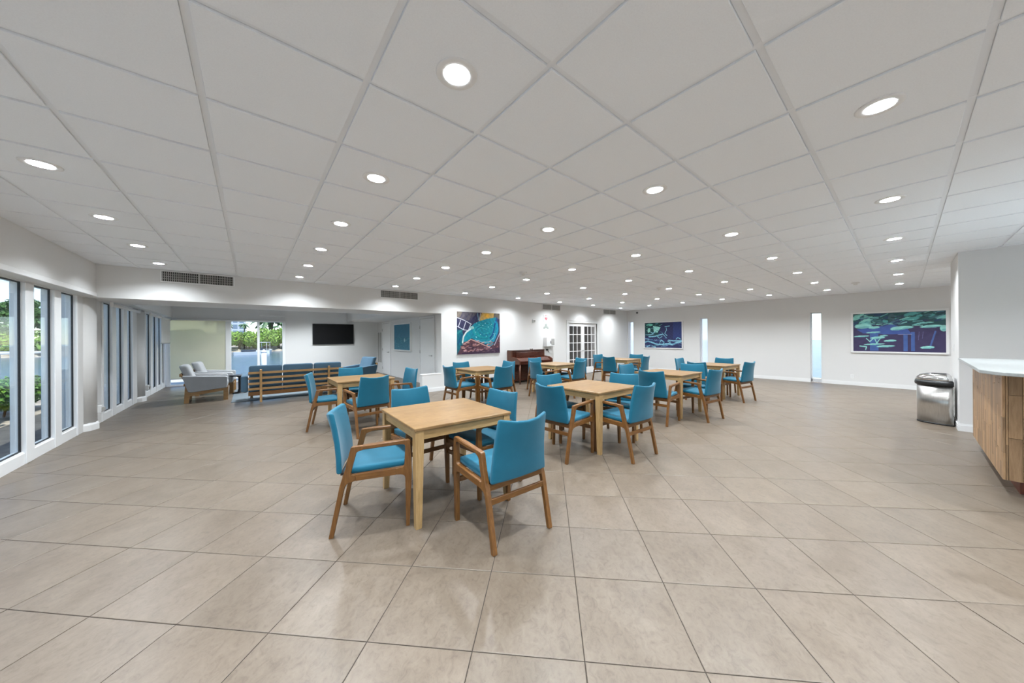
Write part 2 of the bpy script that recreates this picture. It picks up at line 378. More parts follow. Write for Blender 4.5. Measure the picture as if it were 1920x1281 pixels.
# ---------------------------------------------------------------- floor
fl = struct(MB().box(XG - .1, XR, YS, YB, -.12, -.003).box(XG - .1, XA, YB, YF, -.12, -.003).build('floor', M_grout))
def clip(poly, x0, x1, y0, y1):
    for a, v, s in ((0, x0, 1), (0, x1, -1), (1, y0, 1), (1, y1, -1)):
        out = []
        for i in range(len(poly)):
            p, q = poly[i - 1], poly[i]; dp, dq = (p[a] - v) * s, (q[a] - v) * s
            if dp * dq < 0: t = dp / (dp - dq); out.append((p[0] + (q[0] - p[0]) * t, p[1] + (q[1] - p[1]) * t))
            if dq >= 0: out.append(q)
        poly = out
        if len(poly) < 3: return []
    return poly
def area(p): return abs(sum(p[i - 1][0] * p[i][1] - p[i][0] * p[i - 1][1] for i in range(len(p)))) / 2 if p else 0
R1 = (XG, XR, YS, YB); R2 = (XG, XA, YB, YF)
cr, sr = math.cos(FROT), math.sin(FROT)
full, rest = [], MB()
g = .0021
tile_base = MB()
hh = FT / 2 - g; b = .0022
tile_base.v = [(x, y, z) for x, y, z in [(-hh, -hh, -.006), (hh, -hh, -.006), (hh, hh, -.006), (-hh, hh, -.006), (-hh, -hh, -b * .5), (hh, -hh, -b * .5), (hh, hh, -b * .5), (-hh, hh, -b * .5),
              (-hh + b, -hh + b, 0), (hh - b, -hh + b, 0), (hh - b, hh - b, 0), (-hh + b, hh - b, 0)]]
tile_base.f = [(0, 1, 5, 4), (1, 2, 6, 5), (2, 3, 7, 6), (3, 0, 4, 7), (4, 5, 9, 8), (5, 6, 10, 9), (6, 7, 11, 10), (7, 4, 8, 11), (8, 9, 10, 11)]; tile_base.sm = [False] * 9
me_tile = tile_base.mesh('floor_tile', M_floor)
for i in range(-30, 50):
    for j in range(-45, 50):
        u, v = FU + (i + .5) * FT, FV + (j + .5) * FT
        x, y = u * cr - v * sr, u * sr + v * cr
        if not (XG - .5 < x < XR + .5 and YS - .5 < y < YF + .5): continue
        k = FT / 2 - g
        P = [(x + a * cr - b_ * sr, y + a * sr + b_ * cr) for a, b_ in ((-k, -k), (k, -k), (k, k), (-k, k))]
        A, B = clip(P, *R1), clip(P, *R2); whole = area(A) + area(B) > (2 * k) ** 2 * .9995
        # blocks that stand on the floor need no tiles below
        if x > XC + .4 and y < YC - .4 and x < XC2 - .4: continue
        zc = x * f_.x + y * f_.y; xc = x * r_.x + y * r_.y
        seen = zc > .8 and abs(xc / zc) < 1.75
        if whole and seen: full.append((math.hypot(x, y), x, y, P))
        elif whole: rest.add([(p[0], p[1], 0) for p in P] + [(p[0], p[1], -.006) for p in P], [(0, 1, 2, 3), (0, 4, 5, 1), (1, 5, 6, 2), (2, 6, 7, 3), (3, 7, 4, 0)])
        else:
            for Q in (A, B):
                if len(Q) > 2 and area(Q) > .0005:
                    n = len(Q); rest.add([(*p, 0) for p in Q] + [(*p, -.006) for p in Q], [tuple(range(n))] + [((t + 1) % n, t, n + t, n + (t + 1) % n) for t in range(n)])
full.sort(key=lambda t: t[0])
for d, x, y, P in full[:299]:
    o = link(me_tile, 'floor_tile', fl, (x, y, 0)); o.rotation_euler = (0, 0, FROT)
for d, x, y, P in full[299:]:
    rest.add([(p[0], p[1], 0) for p in P] + [(p[0], p[1], -.006) for p in P], [(0, 1, 2, 3), (0, 4, 5, 1), (1, 5, 6, 2), (2, 6, 7, 3), (3, 7, 4, 0)])
tag(rest.build('floor_tiles', M_floor, fl), kind='stuff')

# ---------------------------------------------------------------- ceiling
CT = .6096; CX0 = .4304; CY0 = .9923
ce = struct(MB().box(XG - .3, XR + .3, YS - .3, YF + .3, H + .14, H + .24).build('ceiling', M_ctile))
xs = [CX0 + i * CT for i in range(-4, 22)]; ys = [CY0 + j * CT for j in range(-12, 12)]
for x in xs:
    if XF < x < XR: MB().box(x - .014, x + .014, YS, YB, H + .011, H + .02).build('grid_bar', M_grid, ce)
for y in ys:
    if YS < y < YB: MB().box(XF, XR, y - .014, y + .014, H + .0115, H + .0205).build('grid_bar', M_grid, ce)
MB().box(XF, XF + .018, YS, YB, H - .001, H + .012).box(XF, XR, YB - .018, YB, H - .001, H + .012).box(XR - .018, XR, YS, YB, H - .001, H + .012).build('grid_edge_angle', M_grid, ce)
lamp_cells = set()
for a in range(8):
    for c in range(10): lamp_cells.add((-3 + 3 * a, -8 + 2 * c))
def tile_mesh(x0, x1, y0, y1, hole=False):
    m = MB(); zb = H; zt = H + .022
    if not hole:
        i = .0015
        m.v = [(x0, y0, zt), (x1, y0, zt), (x1, y1, zt), (x0, y1, zt), (x0, y0, zb + i), (x1, y0, zb + i), (x1, y1, zb + i), (x0, y1, zb + i), (x0 + i, y0 + i, zb), (x1 - i, y0 + i, zb), (x1 - i, y1 - i, zb), (x0 + i, y1 - i, zb)]
        m.f = [(0, 4, 5, 1), (1, 5, 6, 2), (2, 6, 7, 3), (3, 7, 4, 0), (4, 8, 9, 5), (5, 9, 10, 6), (6, 10, 11, 7), (7, 11, 8, 4), (11, 10, 9, 8), (0, 1, 2, 3)]; m.sm = [False] * 10
        return m
    n = 24; cx, cy = (x0 + x1) / 2, (y0 + y1) / 2; hx, hy = (x1 - x0) / 2, (y1 - y0) / 2; V = []
    for rr, z in ((None, zt), (None, zb), (.078, zb), (.078, zb + .06)):
        for k in range(n):
            t = 2 * PI * (k + .5) / n; c_, s_ = math.cos(t), math.sin(t)
            if rr is None: q = min(hx / max(abs(c_), 1e-6), hy / max(abs(s_), 1e-6)); V.append((cx + c_ * q, cy + s_ * q, z))
            else: V.append((cx + c_ * rr, cy + s_ * rr, z))
    # square corners
    F = [(l * n + (k + 1) % n, l * n + k, (l + 1) * n + k, (l + 1) * n + (k + 1) % n) for l in range(3) for k in range(n)]
    m.add(V, F)
    for k, (sx, sy) in enumerate(((1, 1), (-1, 1), (-1, -1), (1, -1))):
        a0 = n + [2, 8, 14, 20][k]; 
        m.v.append((cx + sx * hx, cy + sy * hy, zb)); m.v.append((cx + sx * hx, cy + sy * hy, zt)); q = len(m.v)
        m.f += [(a0 + 1, a0, q - 2), (a0, a0 - n, q - 1, q - 2), (a0 + 1, q - 2, q - 1, a0 + 1 - n)]; m.sm += [False] * 3
    return m
me_ct = tile_mesh(-CT / 2 + .015, CT / 2 - .015, -CT / 2 + .015, CT / 2 - .015).mesh('ceiling_tile', M_ctile)
me_cth = tile_mesh(-CT / 2 + .015, CT / 2 - .015, -CT / 2 + .015, CT / 2 - .015, True).mesh('ceiling_tile', M_ctile)
cells = []; crest = MB()
for i in range(-5, 22):
    for j in range(-13, 13):
        x0, x1, y0, y1 = CX0 + i * CT + .015, CX0 + (i + 1) * CT - .015, CY0 + j * CT + .015, CY0 + (j + 1) * CT - .015
        X0, X1, Y0, Y1 = max(x0, XF + .003), min(x1, XR - .003), max(y0, YS + .003), min(y1, YB - .003)
        if X1 - X0 < .03 or Y1 - Y0 < .03: continue
        x, y = (x0 + x1) / 2, (y0 + y1) / 2; whole = (X0, X1, Y0, Y1) == (x0, x1, y0, y1)
        if x > XC + .35 and x < XC2 - .3 and y < YC - .35: continue
        zc = x * f_.x + y * f_.y; xc = x * r_.x + y * r_.y
        seen = zc > .6 and abs(xc / zc) < 1.9
        hole = (i, j) in lamp_cells
        cells.append((0 if seen else 1, math.hypot(x, y), x, y, whole, hole, (X0, X1, Y0, Y1), seen))
cells.sort(key=lambda t: (t[0], t[1])); cnt = 0
for _, d, x, y, whole, hole, bb, seen in cells:
    if whole and seen and cnt < 298: link(me_cth if hole else me_ct, 'ceiling_tile', ce, (x, y, 0)); cnt += 1
    else:
        t = tile_mesh(*bb, hole and whole); crest.add(t.v, t.f)
tag(crest.build('ceiling_tiles', M_ctile, ce), kind='stuff')

# ---------------------------------------------------------------- walls
BH = .11
def skirt(m, x0, x1, y0, y1):      # skirting board block with a thinner lip on top
    m.box(x0, x1, y0, y1, 0, BH - .02); dx = .006 if x1 - x0 < .05 else 0; dy = .006 if y1 - y0 < .05 else 0
    m.box(x0 + dx, x1 - dx, y0 + dy, y1 - dy, BH - .02, BH)
T2 = H + .14
DX0, DX1, DZ = 9.16, 10.92, 1.97
struct(MB().box(XF - .3, 4.0, YB, YB + 1.25, 2.09, T2).box(3.45, 4.0, YB, YB + .15, 0, .455).box(4.0, DX0, YB, YB + .3, 0, T2).box(DX0, DX1, YB, YB + .3, DZ, T2).box(DX1, XR + .3, YB, YB + .3, 0, T2).build('wall_back', M_wall))
struct(MB().box(3.44, 4.0, YB - .006, YB + .156, .455, .475, .004).build('trim_1', M_trim))
sk = MB(); skirt(sk, 3.45, DX0 - .09, YB - .016, YB); skirt(sk, DX1 + .09, XR, YB - .016, YB); skirt(sk, 3.434, 3.45, YB - .016, YB + .15)
struct(sk.build('baseboard_back', M_trim))
SL = [(7.70, 7.96), (4.69, 4.96), (1.59, 1.84)]
wr = MB(); yy = [YS]
for a, b_ in sorted(SL): yy += [a, b_]
yy.append(YB + .3)
for k in range(0, len(yy), 2): wr.box(XR, XR + .25, yy[k], yy[k + 1], 0, T2)
for a, b_ in SL: wr.box(XR, XR + .25, a, b_, 2.115, T2)
struct(wr.build('wall_right', M_wall))
sk = MB()
for k in range(0, len(yy), 2): skirt(sk, XR - .016, XR, yy[k], min(yy[k + 1], YB - .016))
struct(sk.build('baseboard_right', M_trim))
struct(MB().box(XC, XC2, YS, YC, 0, T2).build('wall_corner_block', M_wall))
sk = MB(); skirt(sk, XC - .016, XC, YS, YC + .016); skirt(sk, XC, XC2 + .016, YC, YC + .016); skirt(sk, XC2, XC2 + .016, YS, YC)
struct(sk.build('baseboard_corner_block', M_trim))
struct(MB().box(XG - .3, XC2 + 4, YS - .25, YS, 2.3, T2).box(XC - .2, XR + .3, YS - .25, YS, 0, 2.3).box(XG - .3, -1.6, YS - .25, YS, 0, 2.3).build('wall_front', M_wall))
fr = struct(MB().box(-1.6, XC - .2, YS - .12, YS - .02, 0, .05).build('window_8', M_frame))  # unseen glazing added behind the camera to bring in daylight
for k in range(9): MB().box(-1.6 + k * 1.163, -1.5 + k * 1.163 - .01, YS - .12, YS - .02, .05, 2.3, .005).build('mullion', M_frame, fr)
for k in range(8): MB().box(-1.5 + k * 1.163, -1.6 + (k + 1) * 1.163, YS - .08, YS - .072, .05, 2.3).build('glass_pane', M_glass, fr)
# fascia over the window wall
struct(MB().box(XG - .14, XF, YS, YB, 2.10, T2).box(XG - .14, XF, YB + 1.25, YF, 2.14, T2).box(XG - .14, XG, 7.885, 8.88, 0, 2.10).box(XG - .14, XG, 10.825, 11.88, 0, 2.10).build('wall_left', M_wall))
struct(MB().box(XF, XF + .012, YS, YB, 2.10, 2.16, .004).build('trim_2', M_trim))
# alcove
struct(MB().box(XG - .14, XG, YF, YF + .25, 0, T2).box(XG, .99, YF, YF + .25, 2.09, T2).box(.99, XA + .2, YF, YF + .25, 0, T2).build('wall_alcove_far', M_wall))
struct(MB().box(XA, XA + .2, YB + .3, YF, 0, T2).build('wall_alcove_right', M_wall))
struct(MB().box(3.02, XA, YB + 1.25, YF, 2.12, T2 - .06).box(XG - .14, 3.02, YB + 1.25, YF, 2.62, T2 - .06).build('ceiling_alcove', M_wall))
sk = MB(); skirt(sk, 1.05, XA, YF - .016, YF); struct(sk.build('baseboard_alcove_far', M_trim))
# round columns of the window wall
def column(y0, y1):
    cy = (y0 + y1) / 2; r = .22
    o = MB().lathe([(r, 0), (r, 2.1)], XG - .13, cy, 32).build('trim_column', M_wall)
    m = MB(); m.lathe([(r + .025, 0), (r + .025, .09), (r + .012, .115), (r, .12)], XG - .13, cy, 10, smooth=False); m.build('column_base', M_trim, o)
    struct(o); return o
column(8.05, 8.51); column(11.12, 11.58)

# ---------------------------------------------------------------- window wall on the left
def window_run(name, ranges, zt=2.09, zs=.147, x=XG):
    """ranges: list of (y0, y1) panes in order; mullions fill the gaps"""
    y0, y1 = ranges[0][0] - .10, ranges[-1][1] + .06
    root = struct(MB().box(x - .10, x, y0, y1, 0, zs - .02).box(x - .085, x - .012, y0, y1, zs - .02, zs).build(name, M_frame))
    MB().box(x - .10, x, y0, y1, zt, zt + .06).build('head_rail', M_frame, root)
    for k in range(len(ranges) + 1):
        a = ranges[k - 1][1] if k else y0; b_ = ranges[k][0] if k < len(ranges) else y1
        MB().box(x - .10, x + .012, a + .012, b_ - .012, 0, zt, .006).build('mullion', M_frame, root)
    for a, b_ in ranges:
        MB().box(x - .034, x - .028, a, b_, zs, zt).build('glass_pane', M_glass, root)
        MB().box(x - .04, x - .022, a, a + .010, zs, zt).box(x - .04, x - .022, b_ - .010, b_, zs, zt).box(x - .04, x - .022, a, b_, zs, zs + .01).box(x - .04, x - .022, a, b_, zt - .012, zt).build('gasket', M_gasket, root)
    return root
main = [(6.62 - .707 * k, 7.125 - .707 * k) for k in range(18, 0, -1)] + [(6.625, 7.125), (7.34, 7.83)]
window_run('window_1', main)
window_run('window_2', [(8.98, 9.42), (9.66, 10.10), (10.385, 10.765)])
window_run('window_3', [(11.98, 12.43), (12.65, 13.10), (13.30, 13.70), (13.86, 14.18)])
# far glass door wall
root = struct(MB().box(-1.98, .99, YF - .03, YF + .09, 0, .05).build('window_4', M_frame))
for a, b_ in ((-2.0, -1.90), (-.60, -.49), (.185, .255), (.90, .99)): MB().box(a, b_, YF - .03, YF + .09, .05, 2.06, .006).build('mullion', M_frame, root)
MB().box(-2.0, .99, YF - .03, YF + .09, 2.04, 2.09).build('head_rail', M_frame, root)
for a, b_ in ((-1.9, -.6), (-.49, .185), (.255, .90)): MB().box(a, b_, YF + .03, YF + .038, .05, 2.04).build('glass_pane', M_glass, root)
# slit windows
for k, (a, b_) in enumerate(sorted(SL, reverse=True)):
    root = struct(MB().box(XR + .14, XR + .20, a, a + .022, .02, 2.115).box(XR + .14, XR + .20, b_ - .022, b_, .02, 2.115).box(XR + .14, XR + .20, a, b_, 2.09, 2.115).box(XR + .14, XR + .2, a, b_, 0, .10).build('window_%d' % (5 + k), M_frame))
    MB().box(XR + .165, XR + .172, a + .022, b_ - .022, .10, 2.09).build('glass_pane', M_glass if k == 2 else M_frost, root)

# shades
def tube_thing(y0, y1, label, z=2.045, x=-1.88):
    t = thing('roller_blind', label, 'roller blind', (x, (y0 + y1) / 2, z), 0, 'roller blinds of the alcove')
    L = (y1 - y0) / 2
    MB().tube((0, -L, 0), (0, L, 0), .028, n=14).build('tube', M_wshade, t)
    MB().box(-.02, .02, -L - .012, -L, -.035, .055).build('bracket', M_trim, t); MB().box(-.02, .02, L, L + .012, -.035, .055).build('bracket', M_trim, t)
    return t
tube_thing(8.9, 10.7, 'rolled up white roller blind tube over the alcove windows nearest the header beam')
t = tube_thing(11.75, 12.85, 'rolled up white roller blind tube past the second round column')
t = tube_thing(12.95, 14.22, 'white roller blind lowered a third over the last side window of the alcove')
MB().box(-.004, .0, -.62, .62, -.70, -.02).build('blind_cloth', M_wshade, t); MB().box(-.012, .008, -.62, .62, -.72, -.695, .004).build('hem_bar', M_vfin, t)
t = thing('roller_blind', 'sheer greenish roller blind pulled down over the left half of the far glass doors', 'roller blind', (-1.19, YF - .085, 2.07), 0, 'roller blinds of the alcove')
MB().tube((-.71, 0, 0), (2.18, 0, 0), .03, n=14).build('tube', M_wshade, t)
MB().box(-.70, .56, .026, .028, -1.84, -.02).build('blind_cloth', M_shade, t); MB().box(-.70, .56, .018, .036, -1.86, -1.835, .004).build('hem_bar', M_vfin, t)
t = tag(MB().box(-.63, -.5, YF - .075, YF - .068, .06, 2.04).build('fabric_panel', M_wshade), 'narrow white sheer fabric panel hanging between blind and open glass doors', 'fabric panel')

# ---------------------------------------------------------------- doors
def handle(m, x, y, z, sx, ax='y'):
    """lever handle on a leaf in the plane X=const, pointing along -y*sx"""
    m.tube((x, y, z), (x - .012, y, z), .026, n=14).tube((x, y, z), (x - .05, y, z), .009, n=10).tube((x - .045, y, z), (x - .045, y + sx * .11, z), .008, n=10); return m
def alcove_door(name, y0, y1, hy, sx, louvre=None, zt=2.04):
    r = struct(MB().box(XA - .022, XA, y0 - .05, y0, 0, zt + .05).box(XA - .022, XA, y1, y1 + .05, 0, zt + .05).box(XA - .022, XA, y0, y1, zt, zt + .05).build(name, M_trim))
    MB().box(XA - .003, XA - .0005, y0, y1, .0, zt).build('gap_shade_sheet', M_vfin, r)  # grey sheet behind the leaf stands in for the shade in its gap
    lf = MB().box(XA - .016, XA - .003, y0 + .012, y1 - .012, .012, zt - .012, .002).build('door_leaf', M_trim, r)
    handle(MB(), XA - .016, hy, .9, sx).build('door_handle', M_chrome, r)
    hy2 = y1 if hy < (y0 + y1) / 2 else y0
    for z in (.25, 1.0, 1.78): MB().tube((XA - .02, hy2, z - .05), (XA - .02, hy2, z + .05), .009, n=8).build('hinge', M_chrome, r)
    return r
alcove_door('door_1', 8.86, 9.86, 9.0, 1)
alcove_door('door_2', 12.72, 13.62, 12.84, 1)
t = thing('louvre_grille', 'tall narrow louvred grille on the white wall left of the alcove door', 'vent grille', (XA, 14.0, 0))
MB().box(-.012, 0, -.26, .26, .44, 1.69).build('backing', M_vfin, t)
MB().box(-.022, 0, -.28, -.26, .42, 1.71).box(-.022, 0, .26, .28, .42, 1.71).box(-.022, 0, -.26, .26, .42, .44).box(-.022, 0, -.26, .26, 1.69, 1.71).box(-.022, 0, -.012, .012, .44, 1.69).build('frame', M_trim, t)
m = MB()
for k in range(50): z = .455 + k * .0248; m.add([(-.012, -.26, z), (-.012, .26, z), (-.021, .26, z - .012), (-.021, -.26, z - .012)], [(0, 1, 2, 3)])
tag(m.build('louvre_blade', M_vfin, t), kind='stuff')

# french doors (door_3) and the dim room behind
r = MB().box(DX0 - .09, DX0, YB - .02, YB + .12, 0, DZ + .09).box(DX1, DX1 + .09, YB - .02, YB + .12, 0, DZ + .09).box(DX0, DX1, YB - .02, YB + .12, DZ, DZ + .09).build('door_3', M_trim); struct(r)
wl = (DX1 - DX0) / 2; MB().box(DX0 - .11, DX1 + .11, YB - .035, YB - .018, DZ + .08, DZ + .105).build('cornice', M_trim, r)
for k in (0, 1):
    a = DX0 + k * wl; st = .10
    leaf = MB().box(a + .004, a + st, YB + .02, YB + .06, .01, DZ - .004, .003).box(a + wl - st, a + wl - .004, YB + .02, YB + .06, .01, DZ - .004, .003).box(a + st, a + wl - st, YB + .02, YB + .06, .01, .25).box(a + st, a + wl - st, YB + .02, YB + .06, DZ - .12, DZ - .004).build('door_leaf', M_trim, r)
    gw = (wl - 2 * st) / 3; gh = (DZ - .12 - .25) / 5
    for c in (1, 2): MB().box(a + st + gw * c - .012, a + st + gw * c + .012, YB + .024, YB + .056, .25, DZ - .12).build('glazing_bar', M_trim, leaf)
    for c in range(1, 5): MB().box(a + st, a + wl - st, YB + .025, YB + .055, .25 + gh * c - .012, .25 + gh * c + .012).build('glazing_bar', M_trim, leaf)
    for c in range(3):
        for d in range(5): MB().box(a + st + gw * c + .010, a + st + gw * (c + 1) - .010, YB + .038, YB + .042, .25 + gh * d + .010, .25 + gh * (d + 1) - .010).build('pane', M_dglass, leaf)
    hx = a + wl - .05 if k == 0 else a + .05; sg = -1 if k == 0 else 1
    MB().tube((hx, YB + .02, .90), (hx, YB - .03, .90), .009, n=8).tube((hx, YB - .028, .90), (hx + sg * .10, YB - .028, .90), .008, n=8).tube((hx, YB + .02, .9), (hx, YB + .01, .9), .026, n=12).build('door_handle', M_chrome, leaf)
struct(MB().box(7.8, 12.6, 11.4, 11.5, 0, T2).box(7.7, 7.8, YB + .3, 11.5, 0, T2).box(12.6, 12.7, YB + .3, 11.5, 0, T2).box(7.7, 12.7, YB + .3, 11.5, -.1, 0).build('wall_back_room', M_room))
bl = bpy.data.lights.new('back_room_fill', 'AREA'); bl.shape = 'DISK'; bl.size = .3; bl.energy = 22; bo = bpy.data.objects.new('back_room_fill', bl); C.objects.link(bo); bo.location = (10.0, 9.8, 2.6)  # unseen lamp, added so the door panes look less black
t = thing('book_cabinet', 'dim grey shelf cabinet seen through the glazed double doors', 'cabinet', (10.6, 11.2, 0))
MB().box(-.9, -.86, -.18, .18, 0, 1.9).box(.86, .9, -.18, .18, 0, 1.9).box(-.86, .86, .16, .18, 0, 1.9).build('carcass', M_room, t)
for z in (.05, .55, 1.0, 1.45, 1.86): MB().box(-.86, .86, -.18, .16, z, z + .03).build('shelf', M_trim, t)

# ---------------------------------------------------------------- air grilles on the back wall
for k, (a, b_, z0, z1, lab) in enumerate([(-1.15, -.24, 2.42, 2.585, 'large dark air grille high on the beam above the alcove, nearest the windows'), (2.42, 3.34, 2.42, 2.58, 'dark air grille on the beam above the right end of the alcove opening'),
                                          (7.83, 8.72, 2.405, 2.575, 'grey air grille high on the back wall above the defibrillator sign'), (11.36, 12.25, 2.405, 2.575, 'grey air grille near the far corner right of the glazed double doors')]):
    t = thing('air_grille', lab, 'vent', ((a + b_) / 2, YB, z0), 0, 'air grilles along the back wall'); w2 = (b_ - a) / 2; h = z1 - z0
    MB().box(-w2, w2, -.004, 0, 0, h).build('backing', M_vdark, t)
    e = .018; MB().box(-w2 - e, w2 + e, -.016, 0, -e, 0, .002).box(-w2 - e, w2 + e, -.016, 0, h, h + e, .002).box(-w2 - e, -w2, -.016, 0, 0, h).box(w2, w2 + e, -.016, 0, 0, h).build('frame', M_trim, t)
    n = 40 if k < 2 else 30; m = MB()
    for i in range(n):
        x = -w2 + (i + .5) * 2 * w2 / n; m.box(x - .0045 if k < 2 else x - .008, x + .0045 if k < 2 else x + .008, -.014, -.006, 0, h)
    tag(m.build('upright_fin', M_vfin, t), kind='stuff')
    for z in (.25, .5, .75): MB().box(-w2, w2, -.0055, -.003, h * z - .003, h * z + .003).build('cross_fin', M_vfin, t)
    MB().box(-.003, .003, -.018, -.004, 0, h).build('centre_bar', M_trim, t)

# ---------------------------------------------------------------- recessed ceiling lights
def profile_ring():
    # trim ring, short reflector, lens and the lamp itself
    t = empty('recessed_light'); t['category'] = 'ceiling light'; t['group'] = 'recessed ceiling lights'
    ring = MB().lathe([(.058, H - .001), (.060, H - .005), (.088, H - .006), (.093, H - .003), (.093, H + .0)], n=28, cap=False)
    ring.build('trim_ring', M_trim, t, (0, 0, -H))
    MB().lathe([(.0585, H - .004), (.055, H + .03), (.052, H + .05)], n=28, cap=False).build('reflector', M_trim, t, (0, 0, -H))
    MB().lathe([(.0525, H + .047), (.001, H + .047)], n=28, cap=False).build('lens', M_lens, t, (0, 0, -H))
    ld = bpy.data.lights.new('lamp', 'AREA'); ld.shape = 'DISK'; ld.size = .095; ld.energy = LAMP_W; ld.color = LAMP_COL; ld.spread = math.radians(156)
    lo = bpy.data.objects.new('lamp', ld); C.objects.link(lo); lo.parent = t; lo.location = (0, 0, .035)
    return t
proto = profile_ring(); first = True
for a in range(8):
    for c in range(10):
        i, j = -3 + 3 * a, -8 + 2 * c; x, y = CX0 + (i + .5) * CT, CY0 + (j + .5) * CT
        if y < YS + .3 or (XC - .1 < x < XC2 + .1 and y < YC): continue
        o = proto if first else copy_tree(proto); first = False
        o.location = (x, y, H); row = 10 - c
        o['label'] = 'round recessed ceiling light, %s from the windows, %s row from the back wall' % (ordinal(a + 1), ordinal(row))

alcove_fill = [q for q in proto.children if q.type == 'LIGHT'][0].data.copy(); alcove_fill.energy = 34  # stronger lamp for unseen lights added to brighten the alcove
for (x, y) in ((.2, 10.6), (2.4, 10.2), (.2, 13.0), (2.4, 13.0)):
    o = copy_tree(proto); o.location = (min(x, 1.9), y, 2.575)
    for q in o.children:
        if q.type == 'LIGHT': q.data = alcove_fill; o['group'] = 'added fill lights of the alcove'; o['label'] = 'added unseen fill light of the alcove near the %s, hidden behind the beam' % {(.2, 10.6): 'grey armchairs', (2.4, 10.2): 'blue armchair', (.2, 13.0): 'far glass doors', (2.4, 13.0): 'television'}[x, y]
for (x, y, lab, rr) in ((3.877, 4.457, 'white smoke detector with a stubby centre among the middle ceiling lights', .07), (7.744, 3.827, 'small flat smoke detector further back in the ceiling', .06), (10.63, .71, 'cream smoke detector near the right wall above the water lily picture', .07)):
    t = thing('smoke_detector', lab, 'smoke detector', (x, y, H))
    MB().lathe([(rr, 0), (rr, -.012), (rr * .9, -.022), (rr * .55, -.03)][::-1], n=20).build('base', M_trim, t)
    MB().lathe([(rr * .5, -.03), (rr * .42, -.05), (rr * .2, -.054)][::-1], n=16).build('sensor', M_trim, t)

# ---------------------------------------------------------------- tables
def make_table():
    t = empty('square_table'); h = .44; tz = .745
    MB().box(-h, h, -h, h, tz - .024, tz, .004).build('tabletop', M_top, t)
    a = h - .035; z0, z1 = tz - .024 - .071, tz - .024
    MB().box(-a + .03, a - .03, -a - .011, -a + .011, z0, z1).build('apron', M_tx, t); MB().box(-a + .03, a - .03, a - .011, a + .011, z0, z1).build('apron', M_tx, t)
    MB().box(-a - .011, -a + .011, -a + .03, a - .03, z0, z1).build('apron', M_ty, t); MB().box(a - .011, a + .011, -a + .03, a - .03, z0, z1).build('apron', M_ty, t)
    for sx in (-1, 1):
        for sy in (-1, 1):
            ox, oy = sx * (h - .010), sy * (h - .010); m = MB(); V = []
            for z, ww in ((0, .042), (.015, .045), (.60, .064), (z1, .064)):
                for q, p in ((0, 0), (1, 0), (1, 1), (0, 1)): V.append((ox - sx * q * ww, oy - sy * p * ww, z))
            F = [(l * 4 + k, l * 4 + (k + 1) % 4, l * 4 + 4 + (k + 1) % 4, l * 4 + 4 + k) for l in range(3) for k in range(4)] + [(3, 2, 1, 0), (12, 13, 14, 15)]
            if sx * sy < 0: F = [f[::-1] for f in F]
            m.add(V, F); m.build('leg', M_tz, t)
    return t
# ---------------------------------------------------------------- dining armchair, sitter faces +Y
def make_chair():
    t = empty('dining_armchair')
    rear = round_poly([(-.276, .004), (-.272, 0), (-.246, 0), (-.168, .372, .05), (-.10, .386), (-.10, .430), (-.136, .428, .03), (-.094, .590, .025), (-.05, .604), (-.05, .634), (-.131, .630, .02), (-.168, .480), (-.205, .360)])
    front = round_poly([(.240, 0), (.266, 0), (.284, .40), (.274, .646, .022), (.20, .646), (.20, .616), (.238, .612, .025), (.230, .446, .025), (.17, .440), (.17, .394), (.236, .388, .045)])
    for s in (-1, 1):
        x = s * .245; a, b_ = x - .0165, x + .0165
        MB().prism(rear, a, b_, 'x', .004).build('leg', M_cz, t, recalc=True); MB().prism(front, a, b_, 'x', .004).build('leg', M_cz, t, recalc=True)
        MB().prism([(-.10, .386), (.17, .394), (.17, .440), (-.10, .430)], a, b_, 'x', .0).build('side_rail', M_cy, t, recalc=True)
        arm = MB(); V = []
        for y, wd, zc in ((-.052, .016, .619), (.0, .020, .622), (.10, .022, .627), (.202, .018, .6305)):
            for q in range(8):
                an = 2 * PI * (q + .5) / 8; ex = 1 if abs(math.cos(an)) > .5 else .72; ez = 1 if abs(math.sin(an)) > .5 else .6
                V.append((x + wd * math.copysign(ex, math.cos(an)), y, zc + .0155 * math.copysign(ez, math.sin(an))))
        F = [(l * 8 + k, l * 8 + (k + 1) % 8, l * 8 + 8 + (k + 1) % 8, l * 8 + 8 + k) for l in range(3) for k in range(8)] + [tuple(range(8)), tuple(range(24, 32))[::-1]]
        arm.add(V, F); arm.build('armrest', M_cy, t, recalc=True)
    MB().box(-.232, .232, -.192, -.168, .380, .424, .003).build('rear_rail', M_cx, t)
    MB().box(-.225, .225, -.205, -.17, .424, .440).build('gap_strip', M_black, t)
    MB().box(-.232, .232, .238, .262, .392, .438, .003).build('front_rail', M_cx, t)
    MB().box(-.232, .232, -.210, -.192, .292, .332, .003).build('stretcher', M_cx, t)
    MB().box(-.232, .232, .246, .262, .292, .332, .003).build('stretcher', M_cx, t)
    MB().round((0, .035, 0), (.229, .222, .024), .021, .012, 3, fn=lambda x, y, z: (x * (1 if y > -.1 else 1 - (-.1 - y) * .3), y, z + .452 + .05 * y)).build('seat', M_teal, t)
    def bk(x, y, z):
        v = (z + .205) / .41; hw = 1.01 - .15 * v; u = x / .238
        yy = -.222 - .075 * v - .028 * math.sin(v * PI) * -.5 + .055 * (u * u - .4) * (.35 + .65 * v)
        return (x * hw, yy + y, z + .648 + .026 * max(v, 0) ** 2 * u * u - .008)
    MB().round((0, 0, 0), (.238, .019, .205), .016, 0, 3, fn=bk).build('backrest', M_teal, t)
    return t
